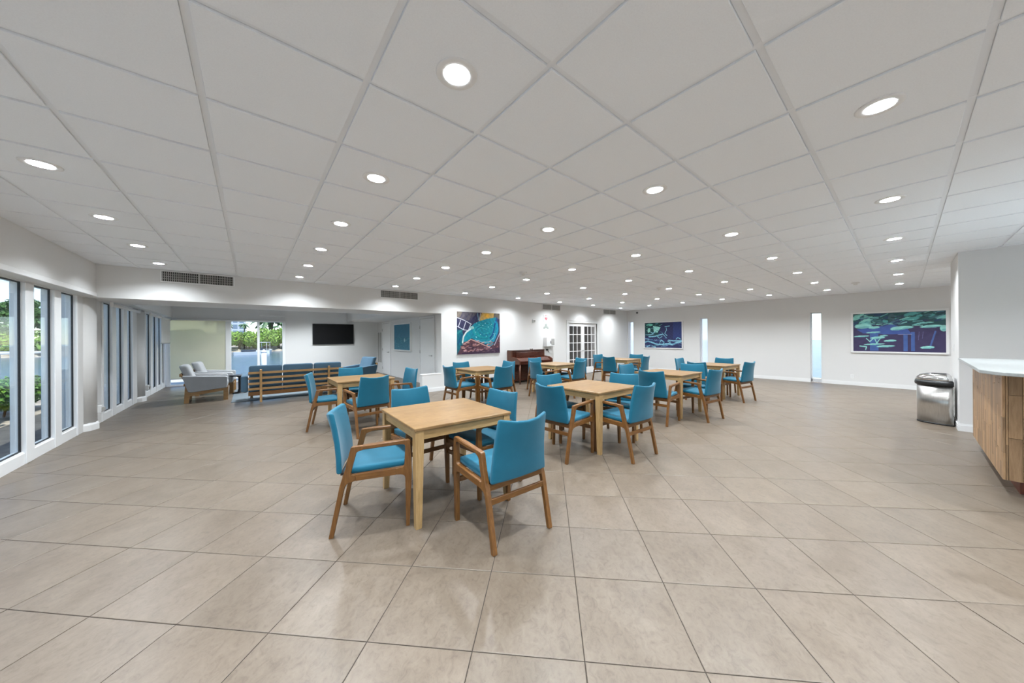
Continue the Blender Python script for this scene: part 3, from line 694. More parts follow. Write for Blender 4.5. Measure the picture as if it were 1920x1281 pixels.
TABLES = [
 ('nearest the camera, front left', (1.375, 2.70), -2, {'b': ((1.36, 3.51), -88), 'c': ((2.04, 2.66), 186), 'd': ((1.455, 1.665), 88), 'a': ((.505, 2.825), -22)}),
 ('second nearest, right of the nearest table', (3.635, 2.745), 0, {'a': ((2.66, 2.64), 4), 'b': ((3.45, 3.42), -104), 'c': ((4.36, 2.70), 198), 'd': ((3.51, 1.89), 88)}),
 ('in the middle of the right hand line', (6.10, 2.86), 0, {'a': ((4.98, 2.62), 4), 'b': ((5.9, 3.64), -98), 'c': ((6.92, 2.75), 200), 'd': ((5.99, 1.99), 83)}),
 ('furthest right, in front of the middle slit window', (8.62, 2.97), -4, {'a': ((7.42, 2.88), -10), 'b': ((8.51, 3.72), -92), 'c': ((9.37, 2.94), 178), 'd': ((8.26, 2.10), 80)}),
 ('in the far corner beside the lily pad picture', (8.86, 5.60), 4, {'a': ((7.85, 5.38), -4), 'b': ((8.72, 6.38), -98), 'c': ((9.62, 5.52), 200), 'd': ((8.80, 4.72), 95)}),
 ('in front of the piano', (6.09, 5.76), 0, {'a': ((5.14, 5.55), -7), 'b': ((6.10, 6.58), -100), 'c': ((6.90, 5.55), 172), 'd': ((6.02, 4.86), 95)}),
 ('below the big abstract painting', (3.98, 5.98), 0, {'a': ((3.02, 5.8), 1), 'b': ((3.78, 6.60), -91), 'c': ((4.78, 6.01), 183), 'd': ((3.84, 4.98), 90)}),
 ('behind the slatted blue sofa side, furthest left', (1.47, 6.0), 0, {'a': ((.70, 6.03), -16), 'b': ((1.50, 6.85), -94), 'c': ((2.33, 5.84), 187), 'd': ((1.41, 4.92), 97)}),
]
tproto = make_table(); cproto = make_chair(); ft = fc = True
SIDE = {'a': 'its back to the windows', 'b': 'on its back wall side', 'c': 'facing the windows', 'd': 'its back to the camera'}
TS = ['the nearest table', 'the second nearest table', 'the middle table of the right line', 'the rightmost table', 'the far corner table', 'the table before the piano', 'the table below the abstract painting', 'the leftmost table']
for k, (nm, (x, y), rot, ch) in enumerate(TABLES):
    o = tproto if ft else copy_tree(tproto); ft = False
    o.location = (x, y, 0); o.rotation_euler = (0, 0, math.radians(rot)); tag(o, 'square light wood dining table ' + nm, 'table', 'light wood square dining tables')
    for s in 'abcd':
        (bx, by), ang = ch[s]; an = math.radians(ang)
        o = cproto if fc else copy_tree(cproto); fc = False
        o.location = (bx + .285 * math.cos(an), by + .285 * math.sin(an), 0); o.rotation_euler = (0, 0, an - PI / 2)
        tag(o, 'teal wooden armchair at %s, %s' % (TS[k], SIDE[s]), 'chair', 'teal armchairs around the tables')

# ---------------------------------------------------------------- sofa (back to us, faces +Y)
t = thing('slatted_sofa', 'three seat slate blue sofa with open wooden slat back, seen from behind', 'sofa', (.90, 9.72, 0.012))
for x in (-.72, .62):
    MB().prism(round_poly([(-.54, 0), (-.49, 0), (-.43, .30), (-.50, .74, .02), (-.545, .74, .02), (-.50, .30)]), x - .022, x + .022, 'x', .004).build('leg', M_oz, t, recalc=True)
for x in (-.88, .92):
    MB().box(x - .025, x + .025, .28, .34, 0, .24, .004).build('leg', M_oz, t)
for k, z in enumerate((.30, .42, .54, .66)):
    y = -.478 - (z - .3) * .07
    MB().box(-.94, .94, y, y + .018, z - .026, z + .026, .003).build('back_slat', M_ox, t)
MB().box(-.94, .94, -.49, -.42, .155, .235, .004).build('rear_rail', M_cx, t); MB().box(-.94, .94, .30, .34, .19, .25, .003).build('front_rail', M_ox, t)
MB().box(-.94, .94, -.42, .30, .20, .22).build('seat_deck', M_blue, t)
for k in range(3):
    x = -.627 + k * .62
    MB().round((x, 0, 0), (.302, .33, .075), .05, .02, 3, fn=lambda a, y, z: (a, y - .04, z + .305 + .06 * y)).build('seat_cushion', M_blue, t)
    MB().round((x, 0, 0), (.302, .075, .255), .05, 0, 3, fn=lambda a, y, z: (a, y - .355 - z * .14, z + .565)).build('back_cushion', M_blue, t)
for s in (-1, 1):
    MB().round((s * 1.005 + (-.03 if s > 0 else 0), 0, 0), (.062, .36, .18), .03, 0, 3, fn=lambda a, y, z: (a, y - .02, z + .41)).build('arm', M_blue, t)

# ---------------------------------------------------------------- upholstered armchairs, sitter faces +Y
def make_lounge(mf):
    t = empty('lounge_armchair')
    for s in (-1, 1):
        x = s * .345
        MB().prism(round_poly([(-.40, .62, .03), (-.30, .25, .02), (-.25, .235, .015), (.355, .295, .012), (.362, .56, .04)]), x - .05, x + .05, 'x', .022).build('arm', mf, t, recalc=True)
        MB().prism([(-.37, 0), (-.29, 0), (-.275, .15), (.285, .225), (.285, .0), (.368, .0), (.368, .315), (-.245, .245), (-.31, .50), (-.40, .64), (-.425, .635), (-.345, .45)], x * .98 - .02, x * .98 + .02, 'x', .003).build('side_frame', M_oy, t, recalc=True)
    MB().box(-.33, .33, -.44, -.405, .60, .665, .006).build('back_slat', M_ox, t); MB().box(-.33, .33, -.375, -.35, .38, .44, .006).build('back_slat', M_ox, t)
    MB().box(-.32, .32, .31, .345, .22, .28, .004).build('front_rail', M_ox, t); MB().box(-.32, .32, -.31, -.28, .14, .20, .004).build('rear_rail', M_ox, t)
    MB().round((0, 0, 0), (.29, .33, .075), .05, .02, 3, fn=lambda a, y, z: (a, y + .04, z + .345 + .13 * y)).build('seat_cushion', mf, t)
    MB().round((0, 0, 0), (.29, .075, .25), .05, 0, 3, fn=lambda a, y, z: (a, y - .30 - z * .35, z + .60)).build('back_cushion', mf, t)
    return t
a1 = make_lounge(M_grey); a1.location = (-.79, 10.58, 0); a1.rotation_euler = (0, 0, -PI / 2 + .03)
tag(a1, 'pale grey upholstered lounge armchair with wooden frame, nearer of the two', 'armchair', 'lounge armchairs by the sofa')
a2 = copy_tree(a1); a2.location = (-.70, 11.75, 0); a2.rotation_euler = (0, 0, -PI / 2 - .05); a2['label'] = 'pale grey lounge armchair standing behind the nearer grey one, by the far glass doors'
a3 = make_lounge(M_blue); a3.location = (2.52, 10.55, .012); a3.rotation_euler = (0, 0, PI / 2 + .35)
tag(a3, 'light slate blue lounge armchair at the right end of the sofa, facing the windows', 'armchair', 'lounge armchairs by the sofa')
t = thing('side_table', 'small dark pedestal table between the grey armchairs and the sofa', 'side table', (-.22, 11.22, .0))
MB().lathe([(.15, 0), (.15, .02), (.05, .05), (.03, .12), (.03, .42), (.08, .46)], n=20).build('pedestal', M_black, t)
MB().lathe([(.20, .46), (.22, .47), (.22, .485), (.20, .495)], n=28).build('top', M_black, t)
tag(MB().box(-.34, 3.0, 9.62, 12.1, 0.0, .011, .003).build('area_rug', M_rug), 'flat grey blue area rug under the slatted sofa', 'rug')

# ---------------------------------------------------------------- television
t = thing('television', 'black flat television mounted on the far alcove wall', 'television', (2.54, YF - .003, 1.22))
MB().box(-.715, .715, -.055, -.02, 0, .80, .006).build('casing', M_black, t); MB().box(-.70, .70, -.057, -.0545, .018, .785).build('screen', M_screen, t)
MB().box(-.2, .2, -.02, 0, .2, .6).build('wall_bracket', M_black, t)
tag(MB().box(.26, .96, YF - .11, YF - .05, 2.245, 2.275, .008).build('curtain_rail', M_trim), 'short white rail mounted above the right pane of the far glass doors', 'rail')

# ---------------------------------------------------------------- piano
t = thing('upright_piano', 'low reddish brown upright piano against the back wall', 'piano', (6.97, 7.68, 0))
MB().box(-.70, .70, .10, .31, .05, 1.0, .004).build('cabinet', M_pl, t)
MB().box(-.715, .715, .075, .315, 1.0, 1.025, .004).build('lid', M_pl, t)
for s in (-1, 1):
    MB().prism(round_poly([(-.29, .60, .01), (-.29, .74, .05), (-.16, .80, .06), (.09, .82), (.09, .60)]), s * .70 - .022, s * .70 + .022, 'x', .003).build('cheek', M_pd, t, recalc=True)
    MB().box(s * .70 - .02, s * .70 + .02, .09, .31, 0, 1.0, .003).build('side_panel', M_pd, t)
    MB().tube((s * .66, -.24, 0), (s * .66, -.24, .60), .018, .030, 10).build('leg', M_pd, t)
MB().box(-.68, .68, -.28, .10, .60, .65, .004).build('keybed', M_pl, t)
MB().prism([(-.285, .655), (-.285, .70), (-.12, .785), (.098, .80), (.098, .655)], -.678, .678, 'x', .003).build('fallboard', M_pl, t, recalc=True)
MB().box(-.55, .55, .06, .085, .80, .96, .004).build('music_desk', M_pl, t)
MB().box(-.60, .60, .094, .10, .12, .55, .003).build('lower_panel', M_pl, t)
for x in (-.06, 0, .06): MB().box(x - .012, x + .012, .03, .10, .06, .075, .003).build('pedal', M_chrome, t)
m = MB()
for k in range(7):
    a = k * .9; m.tube((.12 + .05 * math.cos(a), .2 + .03 * math.sin(a), 1.03), (.12 + .07 * math.cos(a + .5), .2 + .05 * math.sin(a + .8), 1.06), .006, n=6)
tag(m.build('cable_coil', M_pl), 'small dark tangle lying on top of the piano lid', 'cable'); bpy.data.objects['cable_coil'].location = (7.02, 7.63, -.001)
t = thing('piano_bench', 'dark wooden piano bench tucked under the keyboard', 'bench', (6.95, 7.15, 0))
MB().box(-.38, .38, -.16, .16, .44, .49, .006).build('seat', M_pl, t)
for sx in (-1, 1):
    for sy in (-1, 1): MB().box(sx * .34 - .02, sx * .34 + .02, sy * .13 - .02, sy * .13 + .02, 0, .44, .003).build('leg', M_pd, t)

# ---------------------------------------------------------------- wall fittings by the piano
t = thing('defibrillator_sign', 'white projecting notice with a red symbol above the wall box', 'sign', (7.995, YB, 1.98))
MB().box(-.125, .125, -.012, 0, 0, .245, .003).build('plate', M_trim, t)
def text(body, size, m, parent, x, y, z, name='lettering'):
    cu = bpy.data.curves.new('txt', 'FONT'); cu.body = body; cu.size = size; cu.align_x = 'CENTER'; cu.extrude = .0008
    o = bpy.data.objects.new('txt', cu); C.objects.link(o); dg = bpy.context.evaluated_depsgraph_get(); me = bpy.data.meshes.new_from_object(o.evaluated_get(dg)); bpy.data.objects.remove(o)
    me.materials.clear(); me.materials.append(m); q = link(me, name, parent, (x, y, z)); q.rotation_euler = (PI / 2, 0, 0); return q
text('AED', .062, M_red, t, 0, -.0135, .185)
heart = []
for k in range(28):
    a = 2 * PI * k / 28; heart.append((.0040 * 16 * math.sin(a) ** 3, .10 + .0040 * (13 * math.cos(a) - 5 * math.cos(2 * a) - 2 * math.cos(3 * a) - math.cos(4 * a))))
MB().prism(heart, -.0138, -.012, 'y').build('heart_symbol', M_red, t, recalc=True)
MB().prism([(.008, .13), (-.022, .094), (-.003, .094), (-.010, .060), (.022, .102), (.002, .102)], -.0148, -.0135, 'y').build('bolt_symbol', M_trim, t, recalc=True)
t = thing('wall_emblem', 'small grey green emblem between the red notice and the wall box', 'sign', (8.0, YB, 1.72))
MB().lathe([(.05, 0), (.05, .006)], n=20).build('disc', M_green, t, (0, -.002, .14)); t.children[0].rotation_euler = (PI / 2, 0, 0)
MB().prism([(-.13, 0), (-.06, .0), (-.05, .03), (.05, .03), (.06, 0), (.13, 0), (.11, .08), (.03, .10), (-.03, .10), (-.11, .08)], -.006, 0, 'y').build('shape', M_green, t, recalc=True)
t = thing('defibrillator_box', 'white wall box with a dark grey window, right above the piano end', 'wall box', (8.08, YB, 1.11))
MB().box(-.21, .21, -.16, 0, 0, .32, .012).build('case', M_trim, t); MB().box(.02, .17, -.168, -.158, .06, .27, .003).build('display', M_vfin, t); MB().box(-.03, .0, -.168, -.158, .10, .2, .003).build('latch', M_black, t)
t = thing('wall_hook', 'small dark hook and dangling cord below the white wall box', 'hook', (8.03, YB, .93))
MB().box(-.05, .05, -.03, 0, .04, .09, .006).build('hook', M_black, t); MB().tube((.03, -.02, .05), (.09, -.02, -.03), .008, n=8).build('cord', M_black, t)
t = thing('fire_strobe', 'small grey alarm strobe on the back wall left of the red notice', 'alarm', (7.40, YB, 1.93))
MB().box(-.06, .06, -.03, 0, 0, .10, .006).build('base', M_trim, t); MB().box(-.02, .05, -.055, -.03, .03, .09, .006).build('lens', M_vfin, t)
t = thing('security_camera', 'tiny black dome camera high on the right wall at the far corner', 'camera', (XR, 7.5, 2.485))
MB().round((-.03, 0, 0), (.03, .035, .035), .02, 0, 2).build('housing', M_black, t)
def plate(name, label, cat, loc, sy=.035, sz=.057, ax='x'):
    t = thing(name, label, cat, loc)
    if ax == 'x':
        MB().box(-.007, 0, -sy, sy, -sz, sz, .002).build('plate', M_trim, t); MB().box(-.010, -.007, -.012, .012, -.028, -.008).box(-.010, -.007, -.012, .012, .008, .028).build('socket', M_wall, t)
    else:
        MB().box(-sy, sy, 0, .007, -sz, sz, .002).build('plate', M_trim, t); MB().box(-.008, .008, .007, .016, -.016, .016, .002).build('rocker', M_trim, t)
plate('wall_socket', 'white double socket low on the right wall below the water lily picture', 'socket', (XR, .96, .25))
plate('light_switch', 'white light switch on the edge of the corner block above the bin', 'light switch', (8.70, YC, 1.20), ax='y')
for (x, y, lab) in ((-1.80, 8.36, 'white socket box low on the first round column'), (-1.79, 11.45, 'white socket box low on the second round column')):
    t = thing('socket_box', lab, 'socket', (x - .095, y, .30)); MB().box(-.03, .02, -.04, .04, -.06, .06, .005).build('case', M_trim, t); MB().box(.02, .05, -.025, .03, -.035, .03, .005).build('plug', M_vfin, t)
plate('wall_socket', 'white socket low on the alcove wall right of the louvred grille', 'socket', (XA, 13.69, .30), .03, .05)

# ---------------------------------------------------------------- pictures
def rect_canvas(h, w_, base): return np.ones((h, w_, 3)) * np.array(base)
class Paint:
    def __init__(s, w_, h, base):
        s.w, s.h = w_, h; s.a = rect_canvas(h, w_, base); s.Y, s.X = np.mgrid[0:h, 0:w_]; s.X = (s.X + .5) / w_; s.Y = (s.Y + .5) / h
    def mask(s, m, c, al=1.0): m = (m * al)[..., None]; s.a = s.a * (1 - m) + np.array(c) * m
    def ell(s, cx, cy, rx, ry, c, rot=0, al=1, soft=.15):
        asp = s.h / s.w; dx, dy = s.X - cx, (s.Y - cy) * asp; co_, si = math.cos(rot), math.sin(rot)
        u = (dx * co_ + dy * si) / rx; v = (-dx * si + dy * co_) / (ry * asp); s.mask(np.clip((1 - (u * u + v * v)) / soft, 0, 1), c, al)
    def poly(s, pts, c, al=1):
        inside = np.zeros(s.X.shape, bool); n = len(pts)
        for i in range(n):
            x0, y0 = pts[i - 1]; x1, y1 = pts[i]
            if y0 == y1: continue
            cnd = ((y0 > s.Y) != (y1 > s.Y)) & (s.X < (x1 - x0) * (s.Y - y0) / (y1 - y0) + x0); inside ^= cnd
        s.mask(inside.astype(float), c, al)
    def line(s, pts, wd, c, al=1):
        asp = s.h / s.w
        for (x0, y0), (x1, y1) in zip(pts, pts[1:]):
            dx, dy = x1 - x0, (y1 - y0) * asp; L = dx * dx + dy * dy + 1e-9
            t = np.clip(((s.X - x0) * dx + (s.Y - y0) * asp * dy) / L, 0, 1)
            d = np.hypot(s.X - x0 - t * dx, (s.Y - y0) * asp - t * dy); s.mask(np.clip((wd - d) / (wd * .5), 0, 1), c, al)
    def noise(s, amp, fx, fy, seed):
        r = np.random.default_rng(seed); n = np.zeros(s.X.shape)
        for k in range(10): n += np.sin(s.X * r.uniform(.5, 1) * fx * 6.28 + s.Y * r.uniform(-1, 1) * fy * 6.28 + r.uniform(0, 6.28)) / 3
        s.a = np.clip(s.a * (1 + amp * n[..., None]), 0, 1)
def srgb(r, g, b_): return tuple((v / 255) ** 2.2 for v in (r, g, b_))
def picture(name, label, P, wid, hei, loc, rz, fr=.05, matf=M_trim, depth=.035, mat_=0.0):
    """picture facing local -Y, origin at its bottom middle on the wall"""
    t = thing(name, label, 'picture', loc, rz); W, Hh = wid / 2, hei
    MB().box(-W, W, -depth * .6, 0, 0, Hh).build('canvas', matf, t)
    nx, ny = P.w, P.h; X = np.linspace(-W + fr, W - fr, nx + 1); Z = np.linspace(Hh - fr, fr, ny + 1)
    V = [(x, -depth * .6 - .001, z) for z in Z for x in X]; F = [(j * (nx + 1) + i, (j + 1) * (nx + 1) + i, (j + 1) * (nx + 1) + i + 1, j * (nx + 1) + i + 1) for j in range(ny) for i in range(nx)]
    me = bpy.data.meshes.new('print'); me.from_pydata(V, [], F); me.materials.append(M_print)
    ca_ = me.color_attributes.new('Col', 'FLOAT_COLOR', 'CORNER'); col = np.ones((len(F), 4, 4)); col[:, :, :3] = np.clip(P.a.reshape(-1, 1, 3), 0, 1); ca_.data.foreach_set('color', col.ravel())
    link(me, 'print', t)
    if fr > .012: MB().box(-W, W, -depth, -depth * .6, 0, fr, .002).box(-W, W, -depth, -depth * .6, Hh - fr, Hh, .002).box(-W, -W + fr, -depth, -depth * .6, fr, Hh - fr).box(W - fr, W, -depth, -depth * .6, fr, Hh - fr).build('frame', matf, t)
    return t
# abstract painting
p = Paint(150, 122, srgb(52, 52, 78)); rg = np.random.default_rng(3)
p.poly([(0, 0), (.45, 0), (.30, .2), (0, .16)], srgb(92, 88, 92), .8); p.poly([(0, 0), (.12, 0), (.08, .12), (0, .14)], srgb(120, 108, 96), .8)
for k in range(16): x = rg.uniform(.1, .5); p.line([(x, rg.uniform(0, .1)), (x - .08, rg.uniform(.15, .28))], .010, srgb(*rg.choice([[40, 42, 80], [104, 100, 108], [70, 66, 88]])), .5)
p.poly([(.56, 0), (.86, 0), (.84, .14), (.50, .22)], srgb(196, 160, 92)); p.ell(.68, .07, .07, .05, srgb(226, 172, 66)); p.poly([(.86, 0), (1, 0), (1, .14), (.84, .12)], srgb(98, 92, 84)); p.line([(.46, .02), (.48, .18)], .012, srgb(120, 160, 180), .7); p.line([(.53, .02), (.50, .2)], .012, srgb(190, 180, 170), .8)
p.poly([(0, .42), (.12, .44), (.14, .75), (.06, 1), (0, 1)], srgb(24, 96, 110)); p.line([(.02, .5), (.12, .42)], .02, srgb(46, 134, 128), .7); p.line([(.02, .75), (.10, .55)], .02, srgb(20, 70, 110), .8)
leaf = [(.12, .72), (.16, .52), (.28, .38), (.38, .27), (.52, .20), (.70, .14), (.90, .10), (.96, .28), (.97, .45), (.90, .62), (.82, .80), (.74, .84), (.60, .74), (.42, .68), (.32, .62), (.20, .70)]
p.poly(leaf, srgb(26, 128, 146))
for k in range(26):
    a = rg.uniform(0, 6.28); r0 = rg.uniform(.05, .2); cx, cy = .60 + .02 * math.cos(a), .44; pts = [(cx + r0 * 1.5 * math.cos(a + q * .25), cy + r0 * math.sin(a + q * .25)) for q in range(6)]; p.line(pts, rg.uniform(.005, .011), srgb(*rg.choice([[22, 150, 150], [24, 96, 140], [60, 170, 170], [16, 110, 120]])), .65)
p.line([(.93, .12), (.87, .30), (.84, .50), (.76, .62)], .022, srgb(18, 66, 120)); p.line([(.88, .2), (.95, .32), (.92, .5), (.84, .7)], .016, srgb(30, 132, 170)); p.line([(.40, .66), (.56, .72), (.72, .72), (.84, .62), (.88, .5)], .008, srgb(130, 190, 210), .9); p.line([(.36, .68), (.52, .75), (.68, .78)], .010, srgb(18, 80, 120))
p.poly([(0, 1), (.10, .80), (.22, .70), (.32, .64), (.50, .72), (.70, .82), (.78, .84), (.90, .70), (1, .50), (1, 1)], srgb(82, 56, 66))
for k in range(70):
    x, y = rg.uniform(.08, .98), rg.uniform(.70, .98)
    if y < .98 - .28 * x + .05 and x < .4 and y < .72: continue
    a = rg.uniform(-.8, .2); L = rg.uniform(.03, .08); p.line([(x, y), (x + L * math.cos(a), y + L * math.sin(a))], rg.uniform(.006, .016), srgb(*rg.choice([[196, 150, 140], [120, 80, 84], [46, 36, 52], [176, 140, 150], [150, 104, 100], [60, 44, 60]])), .85)
p.line([(.15, .76), (.30, .65), (.45, .71), (.62, .80), (.74, .84)], .012, srgb(202, 160, 150), .8); p.poly([(.10, .96), (.5, .93), (1, .86), (1, 1), (.10, 1)], srgb(58, 46, 66), .8)
p.line([(.12, .72), (.14, .58), (.20, .48), (.30, .40)], .018, srgb(196, 210, 206)); p.ell(.33, .37, .05, .04, srgb(150, 190, 186), al=.8)
for k in range(12): p.ell(rg.uniform(.4, .9), rg.uniform(.25, .6), .008, .01, srgb(170, 220, 220))
for q in ([(0, .14), (.16, .20), (.32, .29)], [(0, .34), (.14, .42), (.24, .44)], [(.08, .20), (.03, .36)], [(.19, .24), (.14, .41)], [(.30, .30), (.24, .45)]): p.line(q, .008, srgb(206, 208, 214))
p.line([(.86, .80), (.96, .58), (1, .50)], .010, srgb(190, 190, 205), .8)
p.noise(.10, 14, 14, 1)
picture('abstract_painting', 'large frameless abstract painting in teal, navy and brown on the back wall', p, 1.505, 1.225, (5.205, YB - .003, .95), 0, fr=.006, depth=.05)
# lily pads, wide
p = Paint(200, 90, srgb(66, 60, 92)); navy = srgb(52, 60, 112); aqua = srgb(150, 214, 206)
p.poly([(0, 0), (1, 0), (1, .34), (.62, .36), (.4, .30), (.2, .34), (0, .3)], srgb(50, 84, 88))
p.poly([(.04, .42), (.45, .30), (.62, .42), (.66, .55), (.42, .56), (.12, .52)], srgb(70, 92, 156))
for a, b_ in ((.20, .30), (.575, .62), (.655, .695)): p.poly([(a, .5), (b_, .5), (b_, .98), (a, .98)], srgb(72, 98, 156))
p.line([(.90, .5), (.85, .85)], .012, srgb(78, 104, 160)); p.line([(.74, .5), (.73, .7)], .004, srgb(100, 100, 140)); p.line([(.78, .5), (.77, .66)], .004, srgb(100, 100, 140))
for k in range(60):
    x, y = rg.uniform(0, 1), rg.uniform(0, .32); c = rg.choice([[120, 196, 190], [88, 160, 160], [56, 92, 90], [70, 110, 120], [140, 210, 200], [50, 70, 100]]); p.ell(x, y, rg.uniform(.03, .09), rg.uniform(.015, .05), srgb(*c), rg.uniform(-.5, .3), .9)
for cx, cy, rx, ry in ((.12, .33, .11, .07), (.25, .37, .07, .04), (.56, .39, .13, .045), (.50, .42, .07, .04), (.80, .28, .09, .018), (.86, .37, .12, .035), (.24, .50, .09, .022), (.10, .60, .10, .025), (.29, .64, .09, .035), (.36, .59, .05, .02), (.43, .72, .075, .03), (.25, .81, .13, .022), (.38, .86, .11, .03), (.82, .88, .075, .035), (.98, .42, .04, .08)):
    p.ell(cx, cy, rx, ry, aqua, -.05, 1, .3); p.ell(cx + .01, cy + ry * .45, rx * .8, ry * .35, srgb(84, 156, 168), -.05, .6)
p.line([(.16, .66), (.20, .74), (.24, .66)], .007, aqua); p.line([(.26, .68), (.28, .78), (.32, .66)], .007, aqua); p.line([(.08, .86), (.16, .88), (.15, .95)], .008, aqua); p.ell(.45, .13, .04, .10, srgb(74, 100, 110)); p.line([(.52, .56), (.66, .56)], .004, srgb(140, 140, 170))
for k in range(60):
    x, y = rg.uniform(0, 1), rg.uniform(0, .34); L = rg.uniform(.03, .12); p.line([(x, y), (x + L, y + rg.uniform(-.08, .03))], rg.uniform(.003, .010), srgb(*rg.choice([[150, 215, 205], [40, 70, 66], [90, 130, 150], [60, 60, 90], [120, 190, 190]])), .75)
p.noise(.05, 12, 8, 2)
picture('lily_pad_print', 'wide white framed print of turquoise lily pads on dark blue water', p, 1.66, 1.13, (XR, .145, .925), -PI / 2, fr=.045)
# lily pads, smaller
p = Paint(150, 96, srgb(48, 52, 90)); p.poly([(0, 0), (.45, 0), (.38, .5), (0, .55)], srgb(34, 66, 72)); p.poly([(.78, 0), (1, 0), (1, .6), (.78, .65)], srgb(50, 62, 112))
p.poly([(.24, .12), (.45, .19), (.36, .40), (.26, .36)], aqua); p.ell(.12, .30, .04, .10, srgb(150, 215, 200), .3); p.ell(.14, .08, .10, .05, srgb(110, 200, 180))
for q, wd in (([(.03, .48), (.15, .48), (.25, .45)], .012), ([(.12, .56), (.28, .55), (.45, .48), (.50, .47)], .018), ([(.36, .56), (.42, .62), (.49, .55)], .010), ([(.50, .44), (.60, .60)], .012), ([(.60, .22), (.61, .30), (.56, .44), (.62, .52)], .010), ([(.57, .17), (.68, .15)], .014),
              ([(0, .78), (.10, .74), (.22, .80), (.34, .86), (.52, .87)], .022), ([(.42, .82), (.46, .69), (.54, .78), (.50, .88)], .014), ([(.52, .86), (.66, .84), (.76, .87), (.86, .80), (1, .74)], .026), ([(.66, .70), (.78, .72), (1, .72)], .014), ([(.64, .73), (.72, .82)], .012), ([(.86, .66), (.90, .60), (.97, .66)], .012), ([(.06, .96), (.14, .92)], .02), ([(.20, .94), (.30, .97)], .02), ([(.16, .36), (.22, .42), (.30, .38)], .012), ([(.02, .64), (.12, .66)], .012)):
    p.line(q, wd, srgb(128, 186, 205))
for k in range(30): p.ell(rg.uniform(0, .6), rg.uniform(.1, .95), rg.uniform(.01, .04), rg.uniform(.008, .02), srgb(*rg.choice([[60, 110, 130], [40, 60, 110], [90, 90, 140], [24, 50, 60]])), rg.uniform(-.5, .5), .6)
for k in range(45):
    x, y = rg.uniform(0, .95), rg.uniform(.62, .98); L = rg.uniform(.04, .14); p.line([(x, y), (x + L * .5, y + rg.uniform(-.03, .03)), (x + L, y)], rg.uniform(.004, .009), srgb(*rg.choice([[120, 160, 200], [60, 100, 140], [160, 200, 215], [70, 70, 120]])), .7)
for k in range(30):
    x, y = rg.uniform(0, .5), rg.uniform(.02, .55); L = rg.uniform(.02, .08); p.line([(x, y), (x + L, y + rg.uniform(-.06, .06))], rg.uniform(.004, .012), srgb(*rg.choice([[110, 180, 170], [30, 80, 80], [90, 150, 160], [20, 50, 60]])), .75)
p.noise(.08, 14, 10, 5)
picture('water_print', 'white framed print of pale water lilies on navy, left on the right wall', p, 1.62, 1.13, (XR, 6.38, .925), -PI / 2, fr=.04)
# sea photograph in the alcove
p = Paint(90, 66, srgb(66, 124, 152)); p.poly([(0, .5), (1, .5), (1, 1), (0, 1)], srgb(52, 118, 140), .8)
for k in range(160): y = rg.uniform(.5, 1); p.ell(rg.uniform(0, 1), y, .012 + .02 * y, .006, srgb(*rg.choice([[110, 180, 190], [36, 92, 120], [90, 160, 176]])), 0, .6)
p.ell(.66, .62, .05, .09, srgb(190, 220, 225), 0, .8, .9); p.noise(.04, 5, 5, 9)
picture('sea_photograph', 'white framed blue sea photograph between the two alcove doors', p, 1.62, .98, (XA, 11.38, .985), -PI / 2, fr=.04, depth=.06)

# ---------------------------------------------------------------- bin
t = thing('waste_bin', 'half round stainless steel waste bin with black rim and flap lid beside the corner block', 'bin', (8.50, YC + .03, 0))
def dshape(rx, ry, z, n=20, fl_=.0): return [(rx * math.cos(PI * i / n), fl_ + ry * math.sin(PI * i / n), z) for i in range(n + 1)]
def dsolid(levels, sm=True):
    m = MB(); V = []; n = 21
    for rx, ry, z, y0 in levels: V += dshape(rx, ry, z, 20, y0)
    F = [(l * n + i, l * n + (i + 1) % n, (l + 1) * n + (i + 1) % n, (l + 1) * n + i) for l in range(len(levels) - 1) for i in range(n)]
    m.add(V, F, sm); k = len(levels) - 1; m.f += [tuple(range(n))[::-1], tuple(k * n + i for i in range(n))]; m.sm += [False, False]; return m
dsolid([(.235, .355, .0, 0), (.235, .355, .025, 0)]).build('base_ring', M_black, t)
dsolid([(.235, .35, .025, .003), (.235, .35, .635, .003)]).build('body', M_steel, t)
dsolid([(.25, .37, .61, 0), (.255, .377, .64, 0), (.25, .37, .68, 0)]).build('rim', M_black, t)
dsolid([(.243, .362, .68, .004), (.235, .345, .725, .01), (.20, .30, .765, .02), (.15, .23, .785, .03)]).build('lid', M_chrome, t)
MB().box(-.10, .10, .06, .20, .784, .790, .002).build('flap', M_black, t)

# ---------------------------------------------------------------- counter
t = thing('service_counter', 'wood fronted service counter at the right edge with a white stone top', 'counter', (0, 0, 0))
cx0, cx1, cy0, cy1 = 5.05, 6.98, -2.4, -.535; zb = .14; zt = 1.08
MB().box(cx0 + .015, cx1, cy0, cy1 - .015, zb, zt).build('carcass', M_pd, t)
MB().box(cx0 + .16, cx1, cy0, cy1 - .10, 0, zb).build('toe_kick', M_kick, t)
def staves(u0, u1, place):
    u = u0
    while u < u1 - .01:
        wd = min(.068, u1 - u); z = zb - random.uniform(0, .3)
        while z < zt:
            L = random.uniform(.28, .62); a, b_ = max(z, zb), min(z + L, zt)
            if b_ - a > .02: place(u, u + wd, a, b_)
            z += L
        u += wd
staves(cx0 + .0, cx1, lambda a, b_, z0, z1: MB().box(a + .0012, b_ - .0012, cy1 - .015, cy1 - random.uniform(0, .0008), z0 + .0012, z1 - .0012, .001).build('stave', M_stave, t))
staves(cy0, cy1 - .016, lambda a, b_, z0, z1: MB().box(cx0 + random.uniform(0, .0008), cx0 + .015, a + .0012, b_ - .0012, z0 + .0012, z1 - .0012, .001).build('stave', M_stave, t) if a > -1.6 else None)
